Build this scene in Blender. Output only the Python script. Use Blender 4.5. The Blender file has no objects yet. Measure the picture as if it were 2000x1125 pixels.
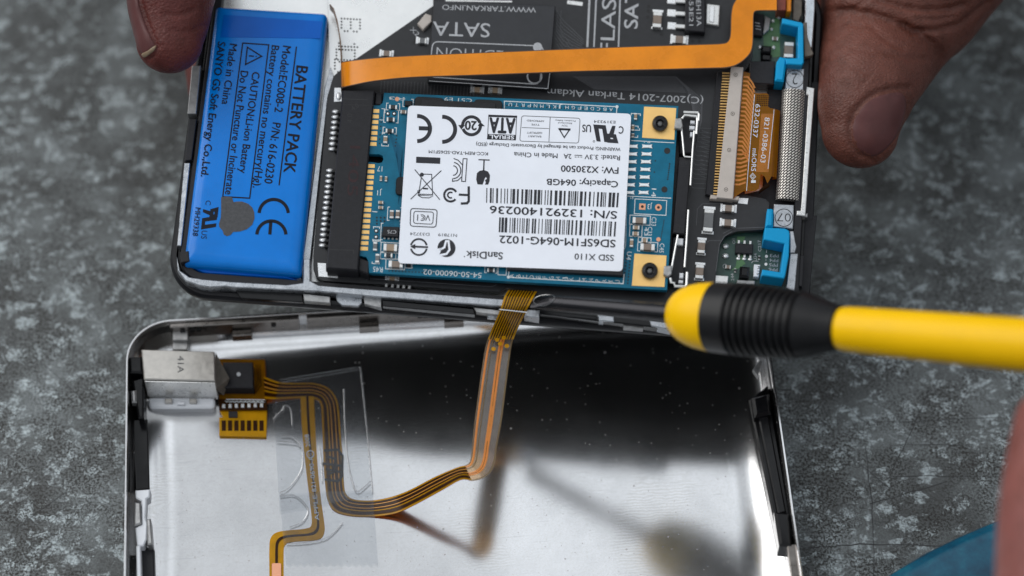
import bpy, bmesh, math, random
from mathutils import Vector, Matrix
from mathutils.bvhtree import BVHTree
random.seed(7)
sc = bpy.context.scene
col = sc.collection
R = math.radians
MM = 0.001                                   # everything below is worked out in millimetres

# ------------------------------------------------------------------ camera, sky, sun, exposure
TH = R(32.0)                                 # lens axis leans this far from the vertical
FPX = 5000.0                                 # 90 mm lens, in photograph pixels
CAMH = 366.5
D0 = CAMH / math.cos(TH)
CAM = Vector((0, -D0 * math.sin(TH), CAMH))
FWD = Vector((0, math.sin(TH), -math.cos(TH)))
UP = Vector((0, math.cos(TH), math.sin(TH)))
RGT = Vector((1, 0, 0))
cd = bpy.data.cameras.new('camera')
cam = bpy.data.objects.new('camera', cd)
col.objects.link(cam)
cam.matrix_world = Matrix.Translation(CAM * MM) @ Matrix((RGT, UP, -FWD)).transposed().to_4x4()
cd.lens, cd.sensor_width = 90.0, 36.0
cd.clip_start, cd.clip_end = 0.02, 50.0
cd.dof.use_dof = True
cd.dof.focus_distance = 0.4070
cd.dof.aperture_fstop = 8.5
cd.dof.aperture_blades = 9
sc.camera = cam

world = bpy.data.worlds.new('World')
sc.world = world
world.use_nodes = True
wn, wl = world.node_tree.nodes, world.node_tree.links
wn.clear()
wo = wn.new('ShaderNodeOutputWorld')
bg = wn.new('ShaderNodeBackground')
tc = wn.new('ShaderNodeTexCoord')
sx = wn.new('ShaderNodeSeparateXYZ')
rp = wn.new('ShaderNodeValToRGB')            # overcast sky: pale, brighter towards the zenith
rp.color_ramp.elements[0].position = 0.0
rp.color_ramp.elements[0].color = (0.24, 0.26, 0.285, 1)
rp.color_ramp.elements[1].position = 1.0
rp.color_ramp.elements[1].color = (0.90, 0.95, 1.0, 1)
wl.new(tc.outputs['Generated'], sx.inputs[0])
wl.new(sx.outputs['Z'], rp.inputs[0])
cn = wn.new('ShaderNodeTexNoise')            # added cloud noise, contrast and seed picked to vary the shell's reflections
cn.noise_dimensions = '4D'
cn.inputs['W'].default_value = 3.3
cn.inputs['Scale'].default_value = 8.0
cn.inputs['Detail'].default_value = 4
cn.inputs['Roughness'].default_value = 0.6
cr = wn.new('ShaderNodeMapRange')
cr.inputs['From Min'].default_value, cr.inputs['From Max'].default_value = 0.38, 0.62
cr.inputs['To Min'].default_value, cr.inputs['To Max'].default_value = 0.22, 1.32
cm = wn.new('ShaderNodeVectorMath')
cm.operation = 'SCALE'
wl.new(tc.outputs['Generated'], cn.inputs['Vector'])
wl.new(cn.outputs['Fac'], cr.inputs['Value'])
wl.new(rp.outputs[0], cm.inputs[0])
wl.new(cr.outputs[0], cm.inputs['Scale'])
wl.new(cm.outputs[0], bg.inputs[0])
wl.new(bg.outputs[0], wo.inputs[0])
bg.inputs[1].default_value = 0.98

sd = bpy.data.lights.new('sun', 'SUN')
sd.energy, sd.angle, sd.color = 1.75, R(58), (1.0, 0.985, 0.96)
sun = bpy.data.objects.new('sun', sd)
col.objects.link(sun)
sun.rotation_euler = Vector((0.74, -0.36, -0.62)).to_track_quat('-Z', 'Y').to_euler()
sun.location = (-0.74, 0.36, 0.62)

sc.view_settings.view_transform = 'Standard'
sc.view_settings.look = 'None'
sc.view_settings.exposure = 0.2
sc.view_settings.gamma = 1.0
sc.view_settings.use_curve_mapping = False
sc.render.engine = 'CYCLES'
sc.cycles.max_bounces = 10
sc.cycles.transparent_max_bounces = 12
sc.cycles.caustics_reflective = False
sc.cycles.caustics_refractive = False
sc.cycles.sample_clamp_indirect = 4.0

# ------------------------------------------------------------------ measuring: from a place in the photograph to a place in the room
def ray(u, v):
    return FWD + RGT * ((u - 1000.0) / FPX) - UP * ((v - 562.5) / FPX)

def W(u, v, z):
    """world point (mm) at height z above the table that is seen at u, v"""
    d = ray(u, v)
    return CAM + d * ((z - CAM.z) / d.z)

class Frame:
    def __init__(s, o, ex, ez):
        s.ez = ez.normalized()
        s.ex = (ex - s.ez * ex.dot(s.ez)).normalized()
        s.ey = s.ez.cross(s.ex)
        s.o = o
    def L(s, u, v, h=0.0):
        d = ray(u, v)
        t = ((s.o - CAM).dot(s.ez) + h) / d.dot(s.ez)
        p = CAM + d * t - s.o
        return Vector((p.dot(s.ex), p.dot(s.ey), h))
    def world(s, p):
        return s.o + s.ex * p[0] + s.ey * p[1] + s.ez * p[2]
    def local(s, p):
        q = p - s.o
        return Vector((q.dot(s.ex), q.dot(s.ey), q.dot(s.ez)))
    def mat(s, org):
        m = Matrix((s.ex, s.ey, s.ez)).transposed().to_4x4()
        m.translation = s.world(org) * MM
        return m

AL = R(13.0)                                 # the opened player is held with its far side raised
_ez = Vector((0, -math.sin(AL), math.cos(AL)))
_p = W(960, 590, 25.0)
_f = Frame(_p - _ez * 4.6, Vector((1, 0, 0)), _ez)
DEV = Frame(_f.o, (_f.world(_f.L(983, 585, 4.6)) - _f.world(_f.L(620, 557, 4.6))), _ez)
TAB = Frame(Vector((0, 0, 0)), Vector((1, 0, 0)), Vector((0, 0, 1)))
RIMZ = 8.0
_a, _b = W(330, 623.6, RIMZ), W(578, 617, RIMZ)
_c, _d = W(245.5, 700, RIMZ), W(262, 1125, RIMZ)
_e, _g = W(1499, 712, RIMZ), W(1574, 1115, RIMZ)
_yd = ((_c - _d).normalized() + (_e - _g).normalized()).normalized()
_xd = (_b - _a).normalized()
_x2 = Vector((_yd.y, -_yd.x, 0))
SHX = (_xd * 0.5 + _x2 * 0.5).normalized()
SH = Frame(W(305, 625.6, RIMZ) * 1.0, SHX, Vector((0, 0, 1)))
SH.o.z = 0.0
S = 0.0822                                   # mm per photograph pixel on the player

# ------------------------------------------------------------------ meshes
class MB:
    """collects geometry (mm, in a frame) for ONE mesh"""
    def __init__(s, fr=DEV):
        s.fr, s.v, s.f = fr, [], []
    def add(s, vs, fs):
        b = len(s.v)
        s.v.extend(Vector(x) for x in vs)
        s.f.extend(tuple(b + i for i in f) for f in fs)
        return s
    def prism(s, poly, z0, z1, ch=0.0):
        """polygon (local xy, counter-clockwise or not) from z0 up to z1, top edge chamfered by ch"""
        p = [Vector((a[0], a[1])) for a in poly]
        area = sum(p[i].x * p[(i + 1) % len(p)].y - p[(i + 1) % len(p)].x * p[i].y for i in range(len(p)))
        if area < 0:
            p.reverse()
        n = len(p)
        rings = [[(a.x, a.y, z0) for a in p]]
        if ch > 0:
            rings.append([(a.x, a.y, z1 - ch) for a in p])
            q = []
            for i in range(n):
                d1 = (p[i] - p[i - 1]).normalized()
                d2 = (p[(i + 1) % n] - p[i]).normalized()
                n1, n2 = Vector((-d1.y, d1.x)), Vector((-d2.y, d2.x))
                m = n1 + n2
                if m.length < 1e-6:
                    m = n1
                m = m / max(0.35, m.dot(n1)) 
                q.append(p[i] + m * ch)
            rings.append([(a.x, a.y, z1) for a in q])
        else:
            rings.append([(a.x, a.y, z1) for a in p])
        vs = [x for r in rings for x in r]
        fs = [tuple(range(n))[::-1], tuple((len(rings) - 1) * n + i for i in range(n))]
        for k in range(len(rings) - 1):
            for i in range(n):
                j = (i + 1) % n
                fs.append((k * n + i, k * n + j, (k + 1) * n + j, (k + 1) * n + i))
        return s.add(vs, fs)
    def px(s, pts, z1, z0, ch=0.0):
        """prism whose TOP outline (height z1) is seen at pts"""
        return s.prism([s.fr.L(u, v, z1) for u, v in pts], z0, z1, ch)
    def box(s, u, v, w, h, z1, z0, ang=0.0, ch=0.0):
        return s.px(rectpx(u, v, w, h, ang), z1, z0, ch)
    def rings(s, rs, close0=False, close1=False):
        n = len(rs[0])
        vs = [x for r in rs for x in r]
        fs = []
        for k in range(len(rs) - 1):
            for i in range(n):
                j = (i + 1) % n
                fs.append((k * n + i, k * n + j, (k + 1) * n + j, (k + 1) * n + i))
        if close0:
            fs.append(tuple(range(n))[::-1])
        if close1:
            fs.append(tuple((len(rs) - 1) * n + i for i in range(n)))
        return s.add(vs, fs)
    def tube(s, path, rad, n=10, flat=1.0):
        path = [Vector(p) for p in path]
        rs = []
        for i, p in enumerate(path):
            t = (path[min(i + 1, len(path) - 1)] - path[max(i - 1, 0)]).normalized()
            a = t.cross(Vector((0, 0, 1)))
            if a.length < 1e-3:
                a = t.cross(Vector((0, 1, 0)))
            a.normalize()
            b = a.cross(t)
            r = rad[i] if isinstance(rad, (list, tuple)) else rad
            rs.append([p + a * (r * math.cos(2 * math.pi * k / n)) + b * (r * flat * math.sin(2 * math.pi * k / n)) for k in range(n)])
        return s.rings(rs, True, True)
    def disc(s, u, v, rpx, z1, z0, n=16, ch=0.0):
        return s.px([(u + rpx * math.cos(2 * math.pi * k / n), v + rpx * math.sin(2 * math.pi * k / n)) for k in range(n)], z1, z0, ch)
    # flat ink, drawn in photograph pixels and laid on the surface at height h
    def poly(s, pts, h):
        vs = [s.fr.L(u, v, h) for u, v in pts]
        a = sum(vs[i].x * vs[(i + 1) % len(vs)].y - vs[(i + 1) % len(vs)].x * vs[i].y for i in range(len(vs)))
        f = tuple(range(len(vs)))
        return s.add(vs, [f if a > 0 else f[::-1]])
    def line(s, pts, w, h, closed=False):
        P = [Vector(p) for p in pts]
        n = len(P)
        vs = []
        for i in range(n):
            if closed:
                a, b = P[i - 1], P[(i + 1) % n]
            else:
                a, b = P[max(i - 1, 0)], P[min(i + 1, n - 1)]
            d1 = (P[i] - a).normalized() if (P[i] - a).length > 0 else (b - P[i]).normalized()
            d2 = (b - P[i]).normalized() if (b - P[i]).length > 0 else d1
            n1, n2 = Vector((-d1.y, d1.x)), Vector((-d2.y, d2.x))
            m = n1 + n2
            m = m / max(0.4, m.dot(n1)) if m.length > 1e-6 else n1
            vs += [P[i] + m * (w / 2), P[i] - m * (w / 2)]
        L = [s.fr.L(p.x, p.y, h) for p in vs]
        fs = []
        for i in range(n if closed else n - 1):
            j = (i + 1) % n
            fs.append((2 * i, 2 * i + 1, 2 * j + 1, 2 * j))
        return s.add(L, fs)
    def arc(s, u, v, r, a0, a1, w, h, n=20):
        return s.line([(u + r * math.cos(R(a0 + (a1 - a0) * k / n)), v + r * math.sin(R(a0 + (a1 - a0) * k / n))) for k in range(n + 1)], w, h)
    def text(s, body, p0, p1, cap, h, bold=0.0, shear=0.0):
        """lettering whose baseline runs from p0 to p1 in the photograph, cap height in pixels"""
        if bold > 0:                          # heavy strokes: copies set a hair apart
            e = (Vector(p1) - Vector(p0)).normalized() * (bold * cap * 1.5)
            f = Vector((-e.y, e.x)) * 0.7
            for k, o in enumerate((-e, e, f, -f)):
                s.text(body, Vector(p0) + o, Vector(p1) + o, cap, h + 0.004 * k, 0.0, shear)
            return s
        vs, fs, w = glyphs(body, bold)
        p0, p1 = Vector(p0), Vector(p1)
        d = p1 - p0
        up = Vector((d.y, -d.x)).normalized() * cap
        out = []
        for x, y in vs:
            q = p0 + d * (x / w) + up * y + d.normalized() * (y * shear * cap)
            out.append(s.fr.L(q.x, q.y, h))
        return s.add(out, fs)

def ur_mark(q, p0, p1, cap, h):
    """the joined reversed R and U of the component mark, baseline p0 to p1"""
    p0, p1 = Vector(p0), Vector(p1)
    d = p1 - p0
    up = Vector((d.y, -d.x)).normalized() * cap
    T = lambda ab: tuple(p0 + d * ab[0] + up * ab[1])
    q.poly([T(x) for x in ((1.03, 0), (.51, .02), (.35, .99), (.54, .98), (.65, .235), (.80, .23), (.69, .97), (.86, .96))], h)
    q.poly([T(x) for x in ((.24, .03), (.10, .03), (.17, .56), (.37, .56))], h + .004)
    q.line([T(x) for x in ((.40, .60), (.13, .62), (.06, .91), (.35, .90))], .16 * d.length, h + .008, True)

def rectpx(u, v, w, h, ang=0.0):
    c, t = math.cos(R(ang)), math.sin(R(ang))
    return [(u + x * c - y * t, v + x * t + y * c) for x, y in ((-w / 2, -h / 2), (w / 2, -h / 2), (w / 2, h / 2), (-w / 2, h / 2))]

def rrect(u0, v0, u1, v1, r, n=5, quad=None):
    """rounded rectangle outline in pixels; quad = four corners TL TR BR BL to map onto"""
    out = []
    for cx, cy, a in ((u1 - r, v0 + r, -90), (u1 - r, v1 - r, 0), (u0 + r, v1 - r, 90), (u0 + r, v0 + r, 180)):
        for k in range(n + 1):
            t = R(a + 90.0 * k / n)
            out.append((cx + r * math.cos(t), cy + r * math.sin(t)))
    return out

def rquad(c, r, n=5):
    """four corners (px) with rounded corners"""
    out = []
    m = len(c)
    for i in range(m):
        p, a, b = Vector(c[i]), Vector(c[i - 1]), Vector(c[(i + 1) % m])
        d1, d2 = (a - p).normalized(), (b - p).normalized()
        p1, p2 = p + d1 * r, p + d2 * r
        for k in range(n + 1):
            t = k / n
            q = p1 * (1 - t) ** 2 + p * (2 * t * (1 - t)) + p2 * t * t
            out.append((q.x, q.y))
    return out

_gc = {}
_caph = [None]
def glyphs(body, bold=0.0):
    key = (body, bold)
    if key in _gc:
        return _gc[key]
    cu = bpy.data.curves.new('t', 'FONT')
    cu.body, cu.size, cu.resolution_u, cu.offset = body, 1.0, 3, bold
    o = bpy.data.objects.new('t', cu)
    col.objects.link(o)
    dg = bpy.context.evaluated_depsgraph_get()
    me = o.evaluated_get(dg).to_mesh()
    vs = [(v.co.x, v.co.y) for v in me.vertices]
    fs = [tuple(p.vertices) for p in me.polygons]
    o.evaluated_get(dg).to_mesh_clear()
    bpy.data.objects.remove(o)
    bpy.data.curves.remove(cu)
    if _caph[0] is None:
        _caph[0] = 1.0
        _caph[0] = max(y for x, y in glyphs('H')[0])
    x0, x1 = min(x for x, y in vs), max(x for x, y in vs)
    c = _caph[0]
    # faces look up
    def area(f):
        return sum(vs[f[i]][0] * vs[f[(i + 1) % len(f)]][1] - vs[f[(i + 1) % len(f)]][0] * vs[f[i]][1] for i in range(len(f)))
    fs = [f if area(f) > 0 else f[::-1] for f in fs]
    _gc[key] = ([((x - x0), y / c) for x, y in vs], fs, max(1e-6, x1 - x0))
    return _gc[key]
glyphs('H')
_gc.clear()

# ------------------------------------------------------------------ objects
_fr = {}                                     # name of a thing -> (frame, origin)
def thing(name, label, cat, fr, org, group=None):
    o = bpy.data.objects.new(name, None)
    col.objects.link(o)
    o.empty_display_size = 0.01
    org = Vector(org)
    o.matrix_world = fr.mat(org)
    o['label'], o['category'] = label, cat
    if group:
        o['group'] = group
    _fr[o.name] = (fr, org)
    return o

def to_mesh(name, mb, mat, org, smooth=True, ang=38, merge=False):
    me = bpy.data.meshes.new(name)
    me.from_pydata([(v - org) * MM for v in mb.v], [], mb.f)
    me.materials.append(mat)
    if smooth:
        me.shade_smooth()
        me.set_sharp_from_angle(angle=R(ang))
    return me

def part(parent, name, mb, mat, smooth=True, ang=38, label=None, kind=None):
    root = parent
    while root.parent is not None:
        root = root.parent
    fr, org = _fr[root.name]
    o = bpy.data.objects.new(name, to_mesh(name, mb, mat, org, smooth, ang))
    col.objects.link(o)
    o.parent = parent
    if label:
        o['label'] = label
    if kind:
        o['kind'] = kind
    return o

# ------------------------------------------------------------------ materials
def mat(name, color, rough=0.5, metal=0.0, spec=0.5, coat=0.0, var=0.0, vscale=300.0, bump=0.0, bscale=2000.0, rvar=0.0, trans=0.0):
    m = bpy.data.materials.new(name)
    m.use_nodes = True
    nt = m.node_tree
    b = nt.nodes['Principled BSDF']
    b.inputs['Base Color'].default_value = (*color, 1)
    b.inputs['Roughness'].default_value = rough
    b.inputs['Metallic'].default_value = metal
    b.inputs['Specular IOR Level'].default_value = spec
    if coat:
        b.inputs['Coat Weight'].default_value = coat
        b.inputs['Coat Roughness'].default_value = 0.12
    g = nt.nodes.new('ShaderNodeTexCoord')
    if var or rvar:
        n = nt.nodes.new('ShaderNodeTexNoise')
        n.inputs['Scale'].default_value = vscale
        n.inputs['Detail'].default_value = 6
        n.inputs['Roughness'].default_value = 0.65
        nt.links.new(g.outputs['Object'], n.inputs['Vector'])
        if var:
            r = nt.nodes.new('ShaderNodeValToRGB')
            r.color_ramp.elements[0].position, r.color_ramp.elements[1].position = 0.3, 0.7
            r.color_ramp.elements[0].color = (*[c * (1 - var) for c in color], 1)
            r.color_ramp.elements[1].color = (*[min(1, c * (1 + var)) for c in color], 1)
            nt.links.new(n.outputs['Fac'], r.inputs[0])
            nt.links.new(r.outputs[0], b.inputs['Base Color'])
        if rvar:
            mr = nt.nodes.new('ShaderNodeMapRange')
            mr.inputs['From Min'].default_value, mr.inputs['From Max'].default_value = 0.3, 0.7
            mr.inputs['To Min'].default_value, mr.inputs['To Max'].default_value = max(0.02, rough - rvar), min(1, rough + rvar)
            nt.links.new(n.outputs['Fac'], mr.inputs['Value'])
            nt.links.new(mr.outputs[0], b.inputs['Roughness'])
    if bump:
        n2 = nt.nodes.new('ShaderNodeTexNoise')
        n2.inputs['Scale'].default_value = bscale
        n2.inputs['Detail'].default_value = 4
        nt.links.new(g.outputs['Object'], n2.inputs['Vector'])
        bp = nt.nodes.new('ShaderNodeBump')
        bp.inputs['Strength'].default_value = bump
        bp.inputs['Distance'].default_value = 0.0001
        nt.links.new(n2.outputs['Fac'], bp.inputs['Height'])
        nt.links.new(bp.outputs[0], b.inputs['Normal'])
    if trans:                                 # thin film: part of the light goes through
        tb = nt.nodes.new('ShaderNodeBsdfTranslucent')
        tb.inputs[0].default_value = (*[min(1, c * 2.2) for c in color], 1)
        mx = nt.nodes.new('ShaderNodeMixShader')
        mx.inputs[0].default_value = trans
        nt.links.new(b.outputs[0], mx.inputs[1])
        nt.links.new(tb.outputs[0], mx.inputs[2])
        nt.links.new(mx.outputs[0], nt.nodes['Material Output'].inputs['Surface'])
    return m

M = {}
M['pcb_black'] = mat('black solder mask', (0.011, 0.0115, 0.014), 0.40, spec=0.5, var=0.25, vscale=900, bump=0.08, bscale=4000)
M['pcb_chip'] = mat('black sticker', (0.013, 0.014, 0.018), 0.36, spec=0.55, var=0.25, vscale=500, bump=0.08)
M['trace'] = mat('trace under mask', (0.085, 0.087, 0.095), 0.35, spec=0.4)
M['trace_dark'] = mat('trace gap', (0.010, 0.010, 0.012), 0.4)
M['pcb_teal'] = mat('teal solder mask', (0.002, 0.125, 0.215), 0.34, spec=0.25, var=0.16, vscale=420, bump=0.08, bscale=3000)
M['pcb_teal_dark'] = mat('teal trace', (0.002, 0.085, 0.16), 0.34, spec=0.25)
M['pcb_green'] = mat('green solder mask', (0.022, 0.062, 0.050), 0.35, var=0.3, vscale=400)
M['pcb_green_light'] = mat('green copper pour', (0.06, 0.16, 0.06), 0.35, var=0.2, vscale=400)
M['silk'] = mat('white silkscreen', (0.62, 0.66, 0.68), 0.6, var=0.12, vscale=3000)
M['silk_grey'] = mat('grey silkscreen', (0.40, 0.41, 0.43), 0.6, var=0.15, vscale=2500)
M['label'] = mat('white label paper', (0.80, 0.83, 0.90), 0.42, spec=0.3, var=0.03, vscale=200, bump=0.03, bscale=1500)
M['ink'] = mat('label ink', (0.022, 0.023, 0.030), 0.5, spec=0.3, var=0.12, vscale=2500)
M['gold'] = mat('gold plating', (0.88, 0.55, 0.20), 0.34, metal=0.75, var=0.10, vscale=500, rvar=0.08)
M['gold_pad'] = mat('gold pad', (0.90, 0.58, 0.21), 0.45, metal=0.55, var=0.06, vscale=350, bump=0.05)
M['copper'] = mat('bare copper', (0.75, 0.36, 0.22), 0.4, metal=0.5)
M['hole'] = mat('drilled hole', (0.006, 0.006, 0.007), 0.6)
M['solder'] = mat('solder', (0.84, 0.85, 0.86), 0.28, metal=0.5, rvar=0.12, vscale=1500, bump=0.2, bscale=1800)
M['tin'] = mat('tinned terminal', (0.74, 0.74, 0.73), 0.33, metal=0.7, var=0.08, vscale=1500, rvar=0.1)
M['cap_brown'] = mat('brown ceramic', (0.20, 0.155, 0.125), 0.42, var=0.1, vscale=800)
M['cap_tan'] = mat('tan ceramic', (0.30, 0.22, 0.15), 0.42, var=0.1, vscale=800)
M['cap_grey'] = mat('grey ceramic', (0.13, 0.135, 0.14), 0.42, var=0.1, vscale=800)
M['resistor'] = mat('black resistor', (0.02, 0.02, 0.022), 0.3)
M['plastic'] = mat('black moulded plastic', (0.012, 0.012, 0.015), 0.5, spec=0.3, var=0.25, vscale=1800, bump=0.18, bscale=3500)
M['plastic_gloss'] = mat('glossy black plastic', (0.006, 0.006, 0.007), 0.2, spec=0.35, rvar=0.08, vscale=400, bump=0.05)
M['emboss'] = mat('moulded mark', (0.010, 0.010, 0.012), 0.4)
M['redstamp'] = mat('faded red stamp', (0.026, 0.010, 0.012), 0.55, spec=0.3, var=0.5, vscale=1500)
M['bezel'] = mat('black anodised bezel', (0.006, 0.006, 0.008), 0.34, spec=0.3, rvar=0.1, vscale=500, bump=0.06)
M['glass'] = mat('black front glass', (0.008, 0.008, 0.009), 0.08)
M['plate'] = mat('bright steel plate', (0.80, 0.80, 0.79), 0.30, metal=0.85, var=0.05, vscale=250, rvar=0.06)
M['cast'] = mat('cast metal frame', (0.44, 0.46, 0.49), 0.32, metal=0.8, var=0.22, vscale=900, bump=0.5, bscale=2200, rvar=0.14)
M['dull_metal'] = mat('scuffed metal', (0.36, 0.36, 0.36), 0.42, metal=0.8, var=0.25, vscale=900, bump=0.4, bscale=2200)
M['foil'] = mat('crumpled foil', (0.62, 0.66, 0.70), 0.26, metal=0.9, var=0.2, vscale=500, bump=1.0, bscale=900)
M['battery'] = mat('blue shrink wrap', (0.0, 0.175, 0.62), 0.18, spec=0.28, var=0.10, vscale=90, bump=1.0, bscale=150)
M['battery_band'] = mat('double blue wrap', (0.0, 0.105, 0.50), 0.20, spec=0.2, var=0.10, vscale=90, bump=0.9, bscale=160)
M['battery_ink'] = mat('black print on blue', (0.003, 0.005, 0.012), 0.4, spec=0.2)
M['scratch_patch'] = mat('grey scratch-off patch', (0.045, 0.047, 0.052), 0.55, var=0.35, vscale=1800, bump=0.25, bscale=3000)
M['orange'] = mat('orange polyimide', (0.72, 0.225, 0.001), 0.28, spec=0.4, var=0.16, vscale=150, rvar=0.1, bump=0.9, bscale=200)
M['orange_edge'] = mat('polyimide edge', (0.12, 0.055, 0.02), 0.5)
M['amber'] = mat('amber polyimide', (0.36, 0.165, 0.003), 0.20, spec=0.5, var=0.25, vscale=500, trans=0.65)
M['amber_light'] = mat('light amber polyimide', (0.62, 0.33, 0.004), 0.22, spec=0.4, var=0.18, vscale=500, trans=0.45)
M['amber_dark'] = mat('dark copper trace in polyimide', (0.050, 0.018, 0.004), 0.25, spec=0.35, var=0.3, vscale=600, trans=0.5)
M['amber_line'] = mat('bright trace in polyimide', (0.70, 0.30, 0.04), 0.25)
M['flex_orange'] = mat('orange copper in flex', (0.80, 0.30, 0.06), 0.3, var=0.12, vscale=500, trans=0.4)
M['flex_edge'] = mat('flex film edge', (0.22, 0.15, 0.07), 0.3, trans=0.4)
M['beige'] = mat('beige connector bar', (0.47, 0.42, 0.38), 0.5, var=0.06, vscale=700)
M['brown'] = mat('rust red connector', (0.20, 0.035, 0.016), 0.4, var=0.2, vscale=500)
M['cyan'] = mat('cyan rubber', (0.0, 0.29, 0.58), 0.42, spec=0.25, var=0.05, vscale=400)
M['yellow'] = mat('yellow plastic', (0.90, 0.52, 0.0), 0.36, spec=0.2, var=0.05, vscale=90, rvar=0.08, bump=0.12, bscale=400)
M['grip'] = mat('black rubber grip', (0.006, 0.006, 0.007), 0.38, spec=0.28, bump=0.2, bscale=900, var=0.2, vscale=500)
M['shaft'] = mat('dark polished steel', (0.030, 0.030, 0.033), 0.22, metal=0.9, rvar=0.06, vscale=300)
M['shaft_edge'] = mat('bright ground steel', (0.4, 0.4, 0.4), 0.3, metal=0.9)
M['white_plastic'] = mat('white plastic', (0.72, 0.74, 0.78), 0.4)
M['jack'] = mat('nickel jack can', (0.50, 0.48, 0.45), 0.34, metal=0.85, var=0.08, vscale=900, bump=0.06, bscale=2500, rvar=0.06)
M['stamp'] = mat('dark stamped ink', (0.10, 0.10, 0.10), 0.5)
M['tape_dirt'] = mat('rough tape glue', (0.30, 0.31, 0.33), 0.35)
M['grey_tape'] = mat('grey cloth tape', (0.10, 0.085, 0.07), 0.7, var=0.3, vscale=900, bump=0.5, bscale=1500)

def nodes_of(m):
    nt = m.node_tree
    return nt, nt.nodes, nt.links, nt.nodes['Principled BSDF']

def ramp(nt, src, stops):
    r = nt.nodes.new('ShaderNodeValToRGB')
    while len(r.color_ramp.elements) < len(stops):
        r.color_ramp.elements.new(0.5)
    for e, (p, c) in zip(r.color_ramp.elements, stops):
        e.position = p
        e.color = (*c, 1) if len(c) == 3 else c
    nt.links.new(src, r.inputs[0])
    return r.outputs[0]

def tex(nt, kind, scale, src, **kw):
    n = nt.nodes.new(kind)
    n.inputs['Scale'].default_value = scale
    for k, v in kw.items():
        if k in n.inputs:
            n.inputs[k].default_value = v
        else:
            setattr(n, k, v)
    nt.links.new(src, n.inputs['Vector'])
    return n

def mixc(nt, a, b, fac, mode='MIX'):
    n = nt.nodes.new('ShaderNodeMix')
    n.data_type, n.blend_type = 'RGBA', mode
    if isinstance(fac, (int, float)):
        n.inputs[0].default_value = fac
    else:
        nt.links.new(fac, n.inputs[0])
    for i, x in ((6, a), (7, b)):
        if isinstance(x, tuple):
            n.inputs[i].default_value = (*x, 1)
        else:
            nt.links.new(x, n.inputs[i])
    return n.outputs[2]

def zinc():
    m = mat('weathered galvanised steel', (0.1, 0.1, 0.1), 0.5)
    nt, N, Lk, b = nodes_of(m)
    g = N.new('ShaderNodeTexCoord').outputs['Object']
    warp = tex(nt, 'ShaderNodeTexNoise', 90, g, Detail=4)
    mp = N.new('ShaderNodeVectorMath')
    mp.operation = 'MULTIPLY_ADD'
    Lk.new(warp.outputs['Color'], mp.inputs[0])
    mp.inputs[1].default_value = (0.004, 0.0024, 0.0024)
    Lk.new(g, mp.inputs[2])
    gw = mp.outputs[0]
    big = tex(nt, 'ShaderNodeTexNoise', 62, g, Detail=5, Roughness=0.6)
    base = ramp(nt, big.outputs['Fac'], [(0.36, (0.072, 0.077, 0.078)), (0.50, (0.118, 0.130, 0.133)), (0.64, (0.172, 0.191, 0.197))])
    sp = N.new('ShaderNodeMapping')
    sp.inputs['Scale'].default_value = (0.8, 1.15, 1)
    Lk.new(gw, sp.inputs[0])
    spang = tex(nt, 'ShaderNodeTexVoronoi', 520, sp.outputs[0], feature='F1')
    sv = ramp(nt, spang.outputs['Color'], [(0.56, (0, 0, 0)), (0.66, (1, 1, 1))])
    n2 = tex(nt, 'ShaderNodeTexNoise', 520, gw, Detail=8, Roughness=0.72)
    pm = ramp(nt, n2.outputs['Fac'], [(0.46, (0, 0, 0)), (0.53, (1, 1, 1))])
    mul = N.new('ShaderNodeMath'); mul.operation = 'MULTIPLY'
    Lk.new(sv, mul.inputs[0]); Lk.new(pm, mul.inputs[1])
    light = ramp(nt, n2.outputs['Fac'], [(0.45, (0.20, 0.226, 0.235)), (0.66, (0.43, 0.49, 0.51))])
    c1 = mixc(nt, base, light, mul.outputs[0])
    pm2 = ramp(nt, n2.outputs['Fac'], [(0.56, (0, 0, 0)), (0.62, (0.75, 0.75, 0.75))])
    c1 = mixc(nt, c1, light, pm2)
    # dark pitting
    fine = tex(nt, 'ShaderNodeTexNoise', 2300, g, Detail=5, Roughness=0.75)
    fm = ramp(nt, fine.outputs['Fac'], [(0.46, (1, 1, 1)), (0.53, (0, 0, 0))])
    zone = tex(nt, 'ShaderNodeTexNoise', 110, g, Detail=4, Roughness=0.6)
    zm = ramp(nt, zone.outputs['Fac'], [(0.40, (0.3, 0.3, 0.3)), (0.56, (0.95, 0.95, 0.95))])
    mul2 = N.new('ShaderNodeMath'); mul2.operation = 'MULTIPLY'
    Lk.new(fm, mul2.inputs[0]); Lk.new(zm, mul2.inputs[1])
    c2 = mixc(nt, c1, (0.016, 0.014, 0.012), mul2.outputs[0])
    rust = tex(nt, 'ShaderNodeTexNoise', 230, g, Detail=5, Roughness=0.8)
    rm = ramp(nt, rust.outputs['Fac'], [(0.66, (0, 0, 0)), (0.74, (0.5, 0.5, 0.5))])
    c3 = mixc(nt, c2, (0.105, 0.07, 0.045), rm)
    Lk.new(c3, b.inputs['Base Color'])
    b.inputs['Metallic'].default_value = 0.35
    rr = ramp(nt, n2.outputs['Fac'], [(0.35, (0.62, 0.62, 0.62)), (0.7, (0.38, 0.38, 0.38))])
    Lk.new(rr, b.inputs['Roughness'])
    bp = N.new('ShaderNodeBump')
    bp.inputs['Strength'].default_value = 0.35
    bp.inputs['Distance'].default_value = 0.0003
    Lk.new(fine.outputs['Fac'], bp.inputs['Height'])
    Lk.new(bp.outputs[0], b.inputs['Normal'])
    return m
M['zinc'] = zinc()

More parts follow.
